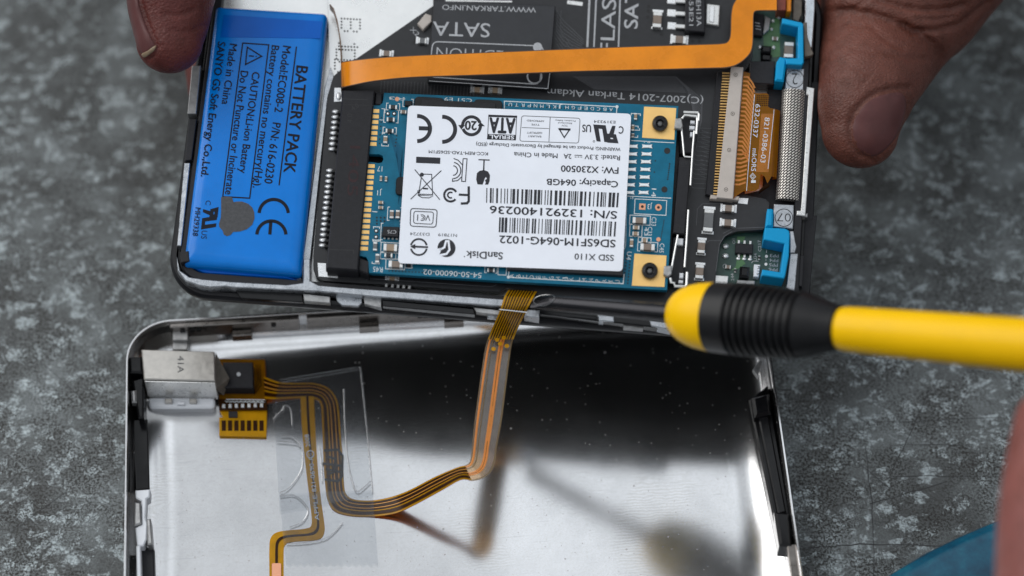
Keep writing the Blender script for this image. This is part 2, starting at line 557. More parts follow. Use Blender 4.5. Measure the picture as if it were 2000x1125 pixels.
def mirror_steel(name='polished steel shell', dust=True):
    m = mat(name, (0.80, 0.80, 0.81), 0.1, metal=1.0)
    nt, N, Lk, b = nodes_of(m)
    g = N.new('ShaderNodeTexCoord').outputs['Object']
    haze = tex(nt, 'ShaderNodeTexNoise', 55, g, Detail=6, Roughness=0.65)
    r1 = ramp(nt, haze.outputs['Fac'], [(0.3, (0.145,) * 3), (0.7, (0.195,) * 3)])
    Lk.new(r1, b.inputs['Roughness'])
    # fine dust and grime
    grime = tex(nt, 'ShaderNodeTexNoise', 2600, g, Detail=3, Roughness=0.7)
    gm = ramp(nt, grime.outputs['Fac'], [(0.30, (0.77, 0.765, 0.76)), (0.52, (0.82, 0.82, 0.83))])
    smear = tex(nt, 'ShaderNodeTexNoise', 120, g, Detail=7, Roughness=0.7)
    sm = ramp(nt, smear.outputs['Fac'], [(0.35, (0.90,) * 3), (0.65, (1.0,) * 3)])
    wr = tex(nt, 'ShaderNodeTexWave', 620, g, Distortion=5.0, Detail=1.0, wave_type='RINGS')
    wm = ramp(nt, wr.outputs['Fac'], [(0.35, (0.93, 0.925, 0.915)), (0.75, (1, 1, 1))])
    wz = tex(nt, 'ShaderNodeTexNoise', 48, g, Detail=2)
    wzm = ramp(nt, wz.outputs['Fac'], [(0.59, (0, 0, 0)), (0.66, (1, 1, 1))])
    pr = mixc(nt, (1.0, 1.0, 1.0), wm, wzm)
    sc_ = N.new('ShaderNodeMapping')
    sc_.inputs['Rotation'].default_value = (0, 0, 0.5)
    sc_.inputs['Scale'].default_value = (1.0, 30.0, 1.0)
    Lk.new(g, sc_.inputs[0])
    sn = tex(nt, 'ShaderNodeTexNoise', 110, sc_.outputs[0], Detail=5, Roughness=0.7)
    sr = ramp(nt, sn.outputs['Fac'], [(0.30, (0.86, 0.86, 0.86)), (0.40, (1, 1, 1))])
    base_ = mixc(nt, mixc(nt, gm, sm, 1.0, 'MULTIPLY'), pr, 1.0, 'MULTIPLY')
    Lk.new(mixc(nt, base_, sr, 1.0, 'MULTIPLY'), b.inputs['Base Color'])
    vo = tex(nt, 'ShaderNodeTexVoronoi', 420, g, feature='F1')
    lt = N.new('ShaderNodeMath'); lt.operation = 'LESS_THAN'
    Lk.new(vo.outputs['Distance'], lt.inputs[0]); lt.inputs[1].default_value = 0.075
    pick = N.new('ShaderNodeSeparateColor')
    Lk.new(vo.outputs['Color'], pick.inputs[0])
    gt = N.new('ShaderNodeMath'); gt.operation = 'GREATER_THAN'
    Lk.new(pick.outputs[0], gt.inputs[0]); gt.inputs[1].default_value = 0.80
    ml = N.new('ShaderNodeMath'); ml.operation = 'MULTIPLY'
    Lk.new(lt.outputs[0], ml.inputs[0]); Lk.new(gt.outputs[0], ml.inputs[1])
    vo2 = tex(nt, 'ShaderNodeTexVoronoi', 1500, g, feature='F1')
    lt2 = N.new('ShaderNodeMath'); lt2.operation = 'LESS_THAN'
    Lk.new(vo2.outputs['Distance'], lt2.inputs[0]); lt2.inputs[1].default_value = 0.15
    p2 = N.new('ShaderNodeSeparateColor')
    Lk.new(vo2.outputs['Color'], p2.inputs[0])
    gt2 = N.new('ShaderNodeMath'); gt2.operation = 'GREATER_THAN'
    Lk.new(p2.outputs[0], gt2.inputs[0]); gt2.inputs[1].default_value = 0.86
    ml2 = N.new('ShaderNodeMath'); ml2.operation = 'MULTIPLY'
    Lk.new(lt2.outputs[0], ml2.inputs[0]); Lk.new(gt2.outputs[0], ml2.inputs[1])
    ad = N.new('ShaderNodeMath'); ad.operation = 'ADD'; ad.use_clamp = True
    Lk.new(ml.outputs[0], ad.inputs[0]); Lk.new(ml2.outputs[0], ad.inputs[1])
    # a dust film: a little diffuse scatter everywhere, whole specks where they lie
    db = N.new('ShaderNodeBsdfDiffuse')
    db.inputs[0].default_value = (0.42, 0.41, 0.40, 1)
    fac = N.new('ShaderNodeMapRange')
    Lk.new(ad.outputs[0], fac.inputs['Value'])
    fac.inputs['To Min'].default_value, fac.inputs['To Max'].default_value = 0.012, 0.7
    mx = N.new('ShaderNodeMixShader')
    Lk.new(fac.outputs[0], mx.inputs[0]); Lk.new(b.outputs[0], mx.inputs[1]); Lk.new(db.outputs[0], mx.inputs[2])
    Lk.new(mx.outputs[0], N['Material Output'].inputs['Surface'])
    st = N.new('ShaderNodeMapping')
    st.inputs['Scale'].default_value = (1.0, 14.0, 1.0)
    Lk.new(g, st.inputs[0])
    br = tex(nt, 'ShaderNodeTexNoise', 260, st.outputs[0], Detail=4)
    bp = N.new('ShaderNodeBump')
    bp.inputs['Strength'].default_value = 0.012
    bp.inputs['Distance'].default_value = 0.0001
    Lk.new(br.outputs['Fac'], bp.inputs['Height'])
    wav = tex(nt, 'ShaderNodeTexNoise', 24, g, Detail=1.0)      # pressed sheet is never quite flat
    bq = N.new('ShaderNodeBump')
    bq.inputs['Strength'].default_value = 1.0
    bq.inputs['Distance'].default_value = 0.0011
    Lk.new(wav.outputs['Fac'], bq.inputs['Height'])
    Lk.new(bq.outputs[0], bp.inputs['Normal'])
    Lk.new(bp.outputs[0], b.inputs['Normal'])
    return m
M['mirror'] = mirror_steel()

def weave():
    m = mat('woven metal sleeve', (0.34, 0.31, 0.28), 0.42, metal=0.75)
    nt, N, Lk, b = nodes_of(m)
    uv = N.new('ShaderNodeUVMap').outputs[0]
    mp = N.new('ShaderNodeMapping')
    mp.inputs['Rotation'].default_value = (0, 0, R(45))
    Lk.new(uv, mp.inputs[0])
    ck = tex(nt, 'ShaderNodeTexBrick', 1.0, mp.outputs[0], offset=0.5)
    ck.inputs['Mortar Size'].default_value = 0.15
    ck.inputs['Mortar Smooth'].default_value = 0.6
    ck.inputs['Brick Width'].default_value = 1.0
    ck.inputs['Row Height'].default_value = 0.5
    c = mixc(nt, (0.74, 0.70, 0.65), (0.035, 0.032, 0.03), ck.outputs['Fac'])
    Lk.new(c, b.inputs['Base Color'])
    inv = N.new('ShaderNodeMath'); inv.operation = 'SUBTRACT'
    inv.inputs[0].default_value = 1.0
    Lk.new(ck.outputs['Fac'], inv.inputs[1])
    bp = N.new('ShaderNodeBump')
    bp.inputs['Strength'].default_value = 1.0
    bp.inputs['Distance'].default_value = 0.00015
    Lk.new(inv.outputs[0], bp.inputs['Height'])
    Lk.new(bp.outputs[0], b.inputs['Normal'])
    return m
M['weave'] = weave()

def skin(name, c0, c1):
    m = mat(name, c0, 0.46, spec=0.3)
    nt, N, Lk, b = nodes_of(m)
    g = N.new('ShaderNodeTexCoord').outputs['Object']
    n = tex(nt, 'ShaderNodeTexNoise', 95, g, Detail=6, Roughness=0.62)
    col_ = ramp(nt, n.outputs['Fac'], [(0.33, c0), (0.68, c1)])
    grime = tex(nt, 'ShaderNodeTexNoise', 480, g, Detail=5, Roughness=0.7)
    gm = ramp(nt, grime.outputs['Fac'], [(0.36, (0.62, 0.58, 0.52)), (0.52, (1, 1, 1))])
    Lk.new(mixc(nt, col_, gm, 0.55, 'MULTIPLY'), b.inputs['Base Color'])
    b.inputs['Subsurface Weight'].default_value = 0.25
    b.inputs['Subsurface Radius'].default_value = (0.0016, 0.0007, 0.0004)
    b.inputs['Subsurface Scale'].default_value = 1.0
    wv = tex(nt, 'ShaderNodeTexWave', 700, g, Distortion=14.0, Detail=3.0)
    wv.inputs['Detail Scale'].default_value = 1.5
    wv.bands_direction = 'Y'
    vr = tex(nt, 'ShaderNodeTexVoronoi', 1500, g, feature='DISTANCE_TO_EDGE')
    add = N.new('ShaderNodeMath'); add.operation = 'MULTIPLY_ADD'
    Lk.new(vr.outputs['Distance'], add.inputs[0]); add.inputs[1].default_value = 2.2
    wd = N.new('ShaderNodeMath'); wd.operation = 'MULTIPLY'; wd.inputs[1].default_value = 0.4
    Lk.new(wv.outputs['Fac'], wd.inputs[0]); Lk.new(wd.outputs[0], add.inputs[2])
    bp = N.new('ShaderNodeBump')
    bp.inputs['Strength'].default_value = 0.42
    bp.inputs['Distance'].default_value = 0.0002
    Lk.new(add.outputs[0], bp.inputs['Height'])
    Lk.new(bp.outputs[0], b.inputs['Normal'])
    rr = ramp(nt, grime.outputs['Fac'], [(0.3, (0.56,) * 3), (0.7, (0.38,) * 3)])
    Lk.new(rr, b.inputs['Roughness'])
    return m
M['skin_thumb'] = skin('thumb skin', (0.085, 0.0265, 0.018), (0.150, 0.052, 0.036))
M['skin_shaded'] = skin('left thumb skin', (0.075, 0.016, 0.013), (0.135, 0.032, 0.026))  # same person's skin, darkened: the left thumb's shade is in the colour
M['skin_pink'] = skin('holding hand skin', (0.21, 0.070, 0.060), (0.28, 0.097, 0.082))
M['nail'] = mat('nail', (0.095, 0.034, 0.033), 0.36, spec=0.26, var=0.14, vscale=350, bump=0.08, bscale=700)
M['nail_edge'] = mat('nail edge', (0.26, 0.19, 0.12), 0.4, var=0.15, vscale=700)

def film(name, tint, gloss, haze, rough=0.12, bump=0.0):
    """clear plastic film: lets most light through, adds a shine and a little milkiness"""
    m = bpy.data.materials.new(name)
    m.use_nodes = True
    nt = m.node_tree
    N, Lk = nt.nodes, nt.links
    N.remove(N['Principled BSDF'])
    tr = N.new('ShaderNodeBsdfTransparent'); tr.inputs[0].default_value = (*tint, 1)
    gl = N.new('ShaderNodeBsdfGlossy'); gl.inputs['Roughness'].default_value = rough
    df = N.new('ShaderNodeBsdfDiffuse'); df.inputs[0].default_value = (0.62, 0.63, 0.66, 1)
    fr = N.new('ShaderNodeFresnel'); fr.inputs[0].default_value = 1.45
    g = N.new('ShaderNodeTexCoord').outputs['Object']
    n = tex(nt, 'ShaderNodeTexNoise', 140, g, Detail=6, Roughness=0.7)
    hz = N.new('ShaderNodeMapRange')
    Lk.new(n.outputs['Fac'], hz.inputs['Value'])
    hz.inputs['From Min'].default_value, hz.inputs['From Max'].default_value = 0.3, 0.7
    hz.inputs['To Min'].default_value, hz.inputs['To Max'].default_value = haze * 0.5, haze * 1.5
    m1 = N.new('ShaderNodeMixShader')
    Lk.new(hz.outputs[0], m1.inputs[0]); Lk.new(tr.outputs[0], m1.inputs[1]); Lk.new(df.outputs[0], m1.inputs[2])
    ad = N.new('ShaderNodeMath'); ad.operation = 'MULTIPLY'
    Lk.new(fr.outputs[0], ad.inputs[0]); ad.inputs[1].default_value = gloss
    m2 = N.new('ShaderNodeMixShader')
    Lk.new(ad.outputs[0], m2.inputs[0]); Lk.new(m1.outputs[0], m2.inputs[1]); Lk.new(gl.outputs[0], m2.inputs[2])
    Lk.new(m2.outputs[0], N['Material Output'].inputs['Surface'])
    if bump:
        bp = N.new('ShaderNodeBump'); bp.inputs['Strength'].default_value = bump; bp.inputs['Distance'].default_value = 0.0003
        Lk.new(n.outputs['Fac'], bp.inputs['Height'])
        Lk.new(bp.outputs[0], gl.inputs['Normal'])
    return m
M['tape'] = film('clear adhesive tape', (0.97, 0.975, 0.98), 0.8, 0.018, 0.10, 0.3)
M['glue'] = film('milky glue line', (0.93, 0.93, 0.93), 1.6, 0.18, 0.2)
M['flex_clear'] = film('clear flex film', (0.74, 0.54, 0.26), 1.3, 0.12, 0.12)
M['flex_amber'] = film('amber flex film', (0.60, 0.33, 0.03), 1.2, 0.02, 0.15)

def teal_plastic():
    m = mat('teal plastic sheet', (0.0, 0.06, 0.11), 0.25, spec=0.5, bump=0.6, bscale=140)
    nt, N, Lk, b = nodes_of(m)
    g = N.new('ShaderNodeTexCoord').outputs['Object']
    n = tex(nt, 'ShaderNodeTexNoise', 130, g, Detail=5, Roughness=0.7)
    Lk.new(ramp(nt, n.outputs['Fac'], [(0.35, (0.001, 0.035, 0.075)), (0.55, (0.003, 0.085, 0.15)), (0.72, (0.01, 0.17, 0.22))]), b.inputs['Base Color'])
    return m
M['teal'] = teal_plastic()

# ================================================================== the table
mb = MB(TAB)
mb.prism([(-420, -330), (420, -330), (420, 520), (-420, 520)], -3, 0)
me = to_mesh('work_surface', mb, M['zinc'], Vector((0, 0, 0)), False)
table = bpy.data.objects.new('work_surface', me)
col.objects.link(table)
table['label'] = 'weathered grey galvanised steel table top'
table['kind'] = 'structure'
_fr[table.name] = (TAB, Vector((0, 0, 0)))
M['scratch'] = mat('scratch in zinc', (0.030, 0.030, 0.032), 0.5, metal=0.3)
sm = MB(TAB)
def scr(pts, w):
    P = [TAB.L(u, v, 0.04) for u, v in pts]
    out = []
    for a, b in zip(P[:-1], P[1:]):
        for k in range(6):
            q = a.lerp(b, k / 6)
            out.append(q + Vector((random.uniform(-.15, .15), random.uniform(-.15, .15), 0)))
    out.append(P[-1])
    vs, fs = [], []
    for i, p in enumerate(out):
        d = (out[min(i + 1, len(out) - 1)] - out[max(i - 1, 0)]).normalized()
        n = Vector((-d.y, d.x, 0)) * (w * random.uniform(0.35, 1) * 0.5)
        vs += [p + n, p - n]
    fs = [(2 * i, 2 * i + 1, 2 * i + 3, 2 * i + 2) for i in range(len(out) - 1)]
    sm.add(vs, fs)
for pts, w in (([(1690, 870), (1704, 980), (1706, 1125)], .22), ([(1735, 935), (1790, 820), (1815, 760)], .2), ([(1580, 1070), (1680, 1063), (1900, 1068)], .25), ([(1650, 885), (1740, 955)], .25),
               ([(1745, 930), (1960, 930)], .15), ([(1520, 826), (1640, 828)], .12), ([(1740, 870), (1900, 868)], .12), ([(1730, 825), (1960, 815)], .12), ([(1700, 985), (1850, 940)], .2),
               ([(340, 1125), (455, 975)], 0.7), ([(70, 700), (210, 820)], .15), ([(20, 1040), (130, 960)], .12), ([(1870, 560), (1890, 600)], .4), ([(150, 560), (240, 690)], .12), ([(1600, 760), (1700, 830)], .12)):
    scr(pts, w)
part(table, 'scratches', sm, M['scratch'], False, kind='stuff')

# ================================================================== back shell of the player, open side up
def rr(x0, y0, x1, y1, r, n=12):
    out = []
    for cx, cy, a in ((x1 - r, y1 - r, 0), (x0 + r, y1 - r, 90), (x0 + r, y0 + r, 180), (x1 - r, y0 + r, 270)):
        for k in range(n + 1):
            t = R(a + 90.0 * k / n)
            out.append((cx + r * math.cos(t), cy + r * math.sin(t)))
    return out
sx0 = SH.local(W(245.5, 720, RIMZ)).x
sx1 = SH.local(W(1530.5, 858, RIMZ)).x
sy1 = 0.0
sy0 = -62.5
SR = 7.2
def sring(i, z):
    return [(x, y, z) for x, y in rr(sx0 + i, sy0 + i, sx1 - i, sy1 - i, max(0.6, SR - i * 0.8))]
FLOOR = 0.75
prof = [(7.0, 0.02), (5.0, 0.25), (3.2, 0.95), (1.8, 2.1), (0.8, 3.8), (0.2, 5.8), (0.0, RIMZ - 0.15), (0.06, RIMZ), (0.30, RIMZ), (0.38, RIMZ - 0.15), (0.42, 6.2)]
for k in range(0, 15):
    t = R(90.0 * k / 14)
    prof.append((0.5 + 7.6 * (1 - math.cos(t)), FLOOR + 3.7 * (1 - math.sin(t))))
shell = thing('back_shell', 'polished steel back shell of the music player lying open, like a mirror tray', 'shell', SH, ((sx0 + sx1) / 2, (sy0 + sy1) / 2, 0))
mb = MB(SH)
mb.rings([sring(i, z) for i, z in prof], True, True)
part(shell, 'tray', mb, M['mirror'], True, 50)
M['rim'] = mat('cut rim edge', (0.75, 0.74, 0.72), 0.3, metal=1.0, var=0.1, vscale=400)
# lip strip and spring tabs along the far wall
M['wall_metal'] = mat('inner clip steel', (0.26, 0.24, 0.225), 0.3, metal=0.95, var=0.2, vscale=500, rvar=0.08, bump=0.1)
def wallbox(u0, u1, yi0, yi1, z0, z1, m, name, ch=0.15):
    """box against the far wall between the picture columns u0, u1"""
    a, b = SH.local(W(u0, 640, (z0 + z1) / 2)), SH.local(W(u1, 636, (z0 + z1) / 2))
    q = MB(SH)
    q.prism([(a.x, -yi1), (b.x, -yi1), (b.x, -yi0), (a.x, -yi0)], z0, z1, ch)
    return part(shell, name, q, m)
wallbox(334, 585, 0.5, 1.3, 4.4, 7.6, M['wall_metal'], 'clip_rail')
wallbox(600, 1180, 0.5, 1.2, 4.4, 7.5, M['wall_metal'], 'clip_rail')
for u in (454, 702, 868, 1090):
    wallbox(u, u + 38, 1.5, 2.6, 4.2, 5.9, M['wall_metal'], 'spring_tab')
for u in (352, 372, 384, 530, 817, 828, 960):
    wallbox(u, u + 9, 1.4, 1.56, 6.2, 6.9, M['hole'], 'slot', 0.0)
# the bent strap behind the jack
q = MB(SH)
q.px([(337, 646), (367, 646), (367, 664), (337, 664)], 6.2, 5.4, 0.1)
q.px([(337, 664), (367, 664), (366, 683), (337, 683)], 5.4, 1.6, 0.1)
part(shell, 'strap', q, M['dull_metal'])
# black rail with clips along the side wall
q = MB(SH)
q.px([(1462, 780), (1500, 752), (1552, 1050), (1520, 1058)], 5.4, 2.2, 0.3)
part(shell, 'side_rail', q, M['plastic_gloss'])
q = MB(SH)
q.px([(1478, 800), (1497, 790), (1536, 1000), (1520, 1004)], 6.2, 5.4, 0.25)
part(shell, 'rail_ridge', q, M['plastic_gloss'])
for c in ([(1468, 775), (1503, 766), (1507, 806), (1474, 814)], [(1512, 998), (1543, 1000), (1548, 1066), (1522, 1064)]):
    q = MB(SH)
    q.px(c, 7.0, 3.0, 0.5)
    part(shell, 'rail_clip', q, M['plastic_gloss'])
q = MB(SH)
q.px([(1470, 722), (1484, 702), (1489, 706), (1480, 736)], 6.8, 6.0, 0.1)
part(shell, 'spring_tab', q, M['dull_metal'])
q = MB(SH)
q.px([(1537, 1065), (1560, 1060), (1580, 1200), (1556, 1200)], 6.6, 5.8, 0.15)
part(shell, 'clip_rail', q, M['wall_metal'])
# sliding switch and clips along the other side wall
q = MB(SH)
q.px([(264, 957), (293, 955), (292, 970), (286, 974), (284, 1010), (288, 1022), (286, 1054), (280, 1066), (268, 1066), (264, 1030), (276, 1024), (276, 978), (265, 972)], 6.4, 4.2, 0.2)
part(shell, 'hold_switch', q, M['white_plastic'], label='white plastic hold switch')
q = MB(SH)
q.px([(263, 980), (274, 982), (276, 1022), (262, 1026)], 6.9, 5.2, 0.2)
part(shell, 'switch_clip', q, M['dull_metal'])
q = MB(SH)
q.px([(286, 1014), (294, 1012), (298, 1062), (288, 1064)], 6.6, 4.0, 0.2)
part(shell, 'switch_clip', q, M['dull_metal'])
q = MB(SH)
q.px([(275, 1070), (300, 1066), (304, 1200), (279, 1200)], 4.6, 2.6, 0.2)
part(shell, 'side_rail', q, M['plastic'])
q = MB(SH)
q.px([(266, 1066), (274, 1066), (278, 1200), (269, 1200)], 6.6, 4.6, 0.15)
part(shell, 'switch_guide', q, M['white_plastic'])
q = MB(SH)
q.px([(260, 820), (288, 818), (292, 955), (266, 957)], 3.6, 3.0, 0.15)
part(shell, 'side_rail', q, M['plastic_gloss'])

# ------------------------------------------------------------------ headphone jack with its flex, and the microphone
FZ = FLOOR + 0.12
jack = thing('headphone_jack', 'nickel headphone jack can stamped 41A in the corner of the steel shell', 'jack', SH, SH.L(350, 760, FLOOR))
q = MB(SH); q.px([(276, 682), (419, 686), (420.5, 744), (281, 740.6)], 7.4, 2.0, 0.18)
can = part(jack, 'can', q, M['jack'])
q = MB(SH); q.px([(283, 744), (419.5, 747), (419.5, 748.5), (283, 745.5)], 7.2, 2.0)
part(can, 'folded_seam', q, M['tin'])
q = MB(SH); q.text('41A', (347, 695), (347, 728), 12, 7.42, 0.012)
part(can, 'stamped_lettering', q, M['stamp'], False)
q = MB(SH); q.px(rquad([(288, 775), (420, 776), (419, 796), (291, 797)], 8), 2.4, FLOOR + .02, 0.3)
part(jack, 'base', q, M['white_plastic'])
q = MB(SH); q.px([(346, 784), (360, 784), (360, 790), (346, 790)], 2.9, 2.4, 0.1)
part(jack, 'base_peg', q, M['white_plastic'])
q = MB(SH); q.px([(252, 697), (277, 695), (278, 728), (254, 727)], 6.8, 3.5, 0.3); q.px([(258, 742), (281, 736), (281, 815), (270, 816)], 6.0, 2.0, 0.3)
part(jack, 'socket_collar', q, M['plastic_gloss'])
q = MB(SH); q.px([(255, 762), (266, 760), (267, 785), (257, 785)], 6.4, 5.0, 0.3)
part(jack, 'contact_spring', q, M['dull_metal'])
for u in (329, 377):
    q = MB(SH); q.box(u, 782, 14, 8, 3.0, 2.2, 0, 0.1)
    part(jack, 'tab', q, M['jack'])
# foil corner
q = MB(SH)
a, b, c, d = SH.L(421, 688, 7.0), SH.L(448, 739, 4.6), SH.L(437, 772, 2.4), SH.L(421, 760, 5.0)
q.add([a, b, c, d, a - Vector((0, 0, .1)), b - Vector((0, 0, .1)), c - Vector((0, 0, .1)), d - Vector((0, 0, .1))], [(0, 3, 1), (3, 2, 1), (4, 5, 7), (7, 5, 6), (0, 1, 5, 4), (1, 2, 6, 5), (2, 3, 7, 6), (3, 0, 4, 7)])
part(jack, 'foil_flap', q, M['grey_tape'], False)

def ribbon(q, st, t0, t1, dz=0.0, th=0.10):
    """strip between fractions t0..t1 across a ribbon; stations = (edge A world point, edge B world point), local to q.fr"""
    top = []
    for a, b in st:
        n = Vector((0, 0, 1))
        top.append((a.lerp(b, t0) + n * dz, a.lerp(b, t1) + n * dz))
    m = len(top)
    vs = []
    for a, b in top:
        vs += [a, b, b - Vector((0, 0, th)), a - Vector((0, 0, th))]
    fs = []
    for i in range(m - 1):
        for k in range(4):
            l = (k + 1) % 4
            fs.append((4 * i + k, 4 * i + l, 4 * i + 4 + l, 4 * i + 4 + k))
    fs += [(3, 2, 1, 0), tuple(4 * (m - 1) + k for k in range(4))]
    q.add(vs, fs)
    return q

def smooth_st(st, n=4):
    """Catmull-Rom through the stations"""
    out = []
    def cr(p0, p1, p2, p3, t):
        return 0.5 * ((2 * p1) + (p2 - p0) * t + (2 * p0 - 5 * p1 + 4 * p2 - p3) * t * t + (3 * p1 - p0 - 3 * p2 + p3) * t ** 3)
    m = len(st)
    for i in range(m - 1):
        for k in range(n):
            t = k / n
            out.append(tuple(cr(st[max(i - 1, 0)][j], st[i][j], st[i + 1][j], st[min(i + 2, m - 1)][j], t) for j in (0, 1)))
    out.append(st[-1])
    return out

flex = thing('headphone_flex_cable', 'amber headphone flex cable looping from the jack across the shell up to the player', 'flex cable', SH, SH.L(640, 900, FLOOR))
def lst(rows, fr=SH):
    return [(fr.L(a[0], a[1], z), fr.L(b[0], b[1], z)) for a, b, z in rows]
# microphone pad end
q = MB(SH); q.px([(427, 700), (517, 702), (521, 800), (428, 802), (428, 770), (440, 770)], FLOOR + 0.9, FLOOR + .3, 0.05)
pad = part(flex, 'pad', q, M['amber'])
q = MB(SH); q.px([(435, 707), (494, 707), (495, 757), (437, 757)], FLOOR + 3.0, FLOOR + .9, 0.15)
mic = part(flex, 'microphone', q, M['plastic'])
q = MB(SH); q.disc(466, 731, 4, FLOOR + 3.03, FLOOR + 2.9, 12)
part(mic, 'sound_hole', q, M['silk_grey'])
q = MB(SH)
for k in range(3):
    q.line([(500 + 4 * k, 712), (504 + 3 * k, 740 + 6 * k), (496, 768 + 2 * k)], 1.3, FLOOR + .93)
part(pad, 'trace', q, M['amber_dark'], False)
q = MB(SH); q.px([(427, 779), (522, 781), (521, 800), (428, 800)], FLOOR + 1.15, FLOOR + .9, 0.05)
stp = part(flex, 'solder_strip', q, M['amber_dark'])
for k in range(7):
    q = MB(SH); q.box(437 + k * 12.3, 792.5 - k * .3, 6, 7, FLOOR + 1.4, FLOOR + 1.1, 0, 0.06)
    part(stp, 'solder_joint', q, M['solder'])
q = MB(SH); q.line([(442, 780), (517, 781)], 1.4, FLOOR + 1.18); q.line([(440, 784), (517, 785.5)], 1.0, FLOOR + 1.18)
for k in range(9):
    q.arc(446 + k * 8.2, 786.5, 3, 180, 360, 1, FLOOR + 1.18, 8)
part(stp, 'white_marks', q, M['silk'], False)
q = MB(SH); q.px([(428, 802), (445, 803), (521, 800), (520, 853), (428, 851), (428, 815), (436, 815)], FLOOR + .55, FLOOR + .3, 0.03)
tail = part(flex, 'tail', q, M['amber_light'])
for k in range(7):
    q = MB(SH); q.box(437 + k * 12.3, 831, 8, 20, FLOOR + .62, FLOOR + .5, 0, 0.02)
    part(tail, 'contact', q, M['amber_dark'])
q = MB(SH); q.box(455, 809, 17, 12, FLOOR + .8, FLOOR + .5, 0, .02)
part(tail, 'foam_square', q, M['hole'])

main = smooth_st(lst([((515, 735), (517, 779), FZ + .8), ((545, 746), (540, 780), FZ + .3), ((580, 748), (580, 778), FZ), ((612, 748), (608, 778), FZ), ((640, 757), (622, 783), FZ), ((656, 776), (627, 793), FZ), ((662, 800), (628, 806), FZ),
                      ((666, 851), (630, 851), FZ), ((670, 900), (632, 905), FZ), ((672, 945), (636, 957), FZ), ((676, 964), (641, 980), FZ), ((688, 974), (654, 999), FZ), ((705, 977), (686, 1008), FZ), ((730, 977), (727, 1009), FZ + .1),
                      ((765, 970), (772, 1003), FZ + 1.2), ((800, 957), (810, 986), FZ + 4.0), ((850, 931), (862, 958), FZ + 8.5), ((890, 914), (900, 937), FZ + 11.6), ((908, 909), (921, 939), FZ + 12.9)]))
q = ribbon(MB(SH), main, 0, 1)
run = part(flex, 'run', q, M['amber'], True, 60)
for t0, t1, m in ((0.02, 0.09, 'amber_light'), (0.12, 0.22, 'amber_dark'), (0.24, 0.27, 'amber_line'), (0.29, 0.44, 'amber_dark'), (0.46, 0.49, 'amber_line'), (0.52, 0.60, 'amber_dark'), (0.62, 0.66, 'amber_light'), (0.70, 0.86, 'amber_dark'), (0.92, 0.98, 'amber_light')):
    part(run, 'trace', ribbon(MB(SH), main, t0, t1, 0.06, 0.05), M[m], True, 60)
# narrow branch along the tape
br = smooth_st(lst([((587, 774), (613, 774), FZ + .15), ((590, 840), (616, 838), FZ), ((598, 920), (621, 918), FZ), ((606, 985), (628, 983), FZ), ((609, 1018), (633, 1018), FZ), ((606, 1029), (634, 1036), FZ), ((598, 1032), (628, 1050), FZ), ((585, 1034), (612, 1055), FZ), ((560, 1036), (580, 1057), FZ),
                    ((540, 1040), (563, 1060), FZ), ((529, 1050), (556, 1066), FZ), ((526, 1070), (554, 1076), FZ), ((526, 1125), (554, 1125), FZ), ((526, 1230), (554, 1230), FZ)]))
branch = part(flex, 'branch', ribbon(MB(SH), br, 0, 1), M['amber_light'], True, 60)
part(branch, 'trace', ribbon(MB(SH), br, 0.42, 0.60, 0.06, 0.05), M['amber_dark'], True, 60)
q = MB(SH); q.px(rquad([(531, 1100), (549, 1100), (549, 1180), (531, 1180)], 3), FZ + .16, FZ + .02)
part(branch, 'copper_window', q, M['copper'], False)
q = MB(SH)
q.text('APPLE', (624, 1016), (619, 966), 8.5, FZ + .13); q.text('821-0690-A', (618, 960), (611, 890), 8.5, FZ + .13); q.text('2008', (606, 872), (603, 848), 8.5, FZ + .13)
q.arc(606, 887, 7, 0, 360, 1.6, FZ + .13); q.text('C', (608.5, 889.5), (608, 884.5), 6, FZ + .13)
part(branch, 'white_lettering', q, M['silk'], False)
q = MB(SH)
for pts in ([(633, 880), (660, 878), (669, 890), (668, 930), (660, 940), (634, 936)], [(640, 892), (655, 896), (652, 922), (640, 926)], [(630, 905), (668, 910)], [(636, 916), (666, 922)]):
    q.line(pts, 4.5, FZ + .16)
part(run, 'marker_scribble', q, M['hole'], False)
# free upper length from the fold to the player
fh = FZ + 13.6
devpt = lambda u, v, h: SH.local(DEV.world(DEV.L(u, v, h)))
uppr = [(SH.L(908, 909, FZ + 12.9), SH.L(921, 939, FZ + 12.9)), (SH.L(915, 905.5, fh - .3), SH.L(940, 935, fh - .3)), (SH.L(918, 900, fh - .1), SH.L(958, 922, fh - .1)), (SH.L(920, 890, fh + .1), SH.L(967, 898, fh + .1)), (SH.L(922, 872, fh + .4), SH.L(971, 870, fh + .4)), (SH.L(928, 814, fh + 1.6), SH.L(981, 814, fh + 1.6)), (SH.L(946, 689, fh + 4.6), SH.L(997, 689, fh + 4.6)), (SH.L(957, 652, fh + 5.4), SH.L(1007, 652, fh + 5.4)),
        (devpt(976, 607, 5.6), devpt(1028, 607, 5.6)), (devpt(984, 582, 5.9), devpt(1040, 584, 5.9)), (devpt(988, 574, 5.4), devpt(1044, 577, 5.4)), (devpt(993, 566, 4.7), devpt(1049, 569, 4.7))]
uppr = smooth_st(uppr, 5)
low, high = uppr[:34], uppr[33:]
q = ribbon(MB(SH), low, 0, 1)
sl = part(flex, 'clear_length', q, M['flex_clear'], True, 60)
for t0, t1, m in ((0.07, 0.15, 'flex_orange'), (0.22, 0.26, 'flex_edge'), (0.50, 0.68, 'flex_orange'), (0.58, 0.60, 'amber_dark'), (0.94, 1.0, 'flex_edge'), (0.0, 0.03, 'flex_edge')):
    part(sl, 'trace', ribbon(MB(SH), low, t0, t1, 0.06, 0.05), M[m], True, 60)
q = ribbon(MB(SH), high, 0, 1)
su = part(flex, 'amber_length', q, M['amber_light'], True, 60)
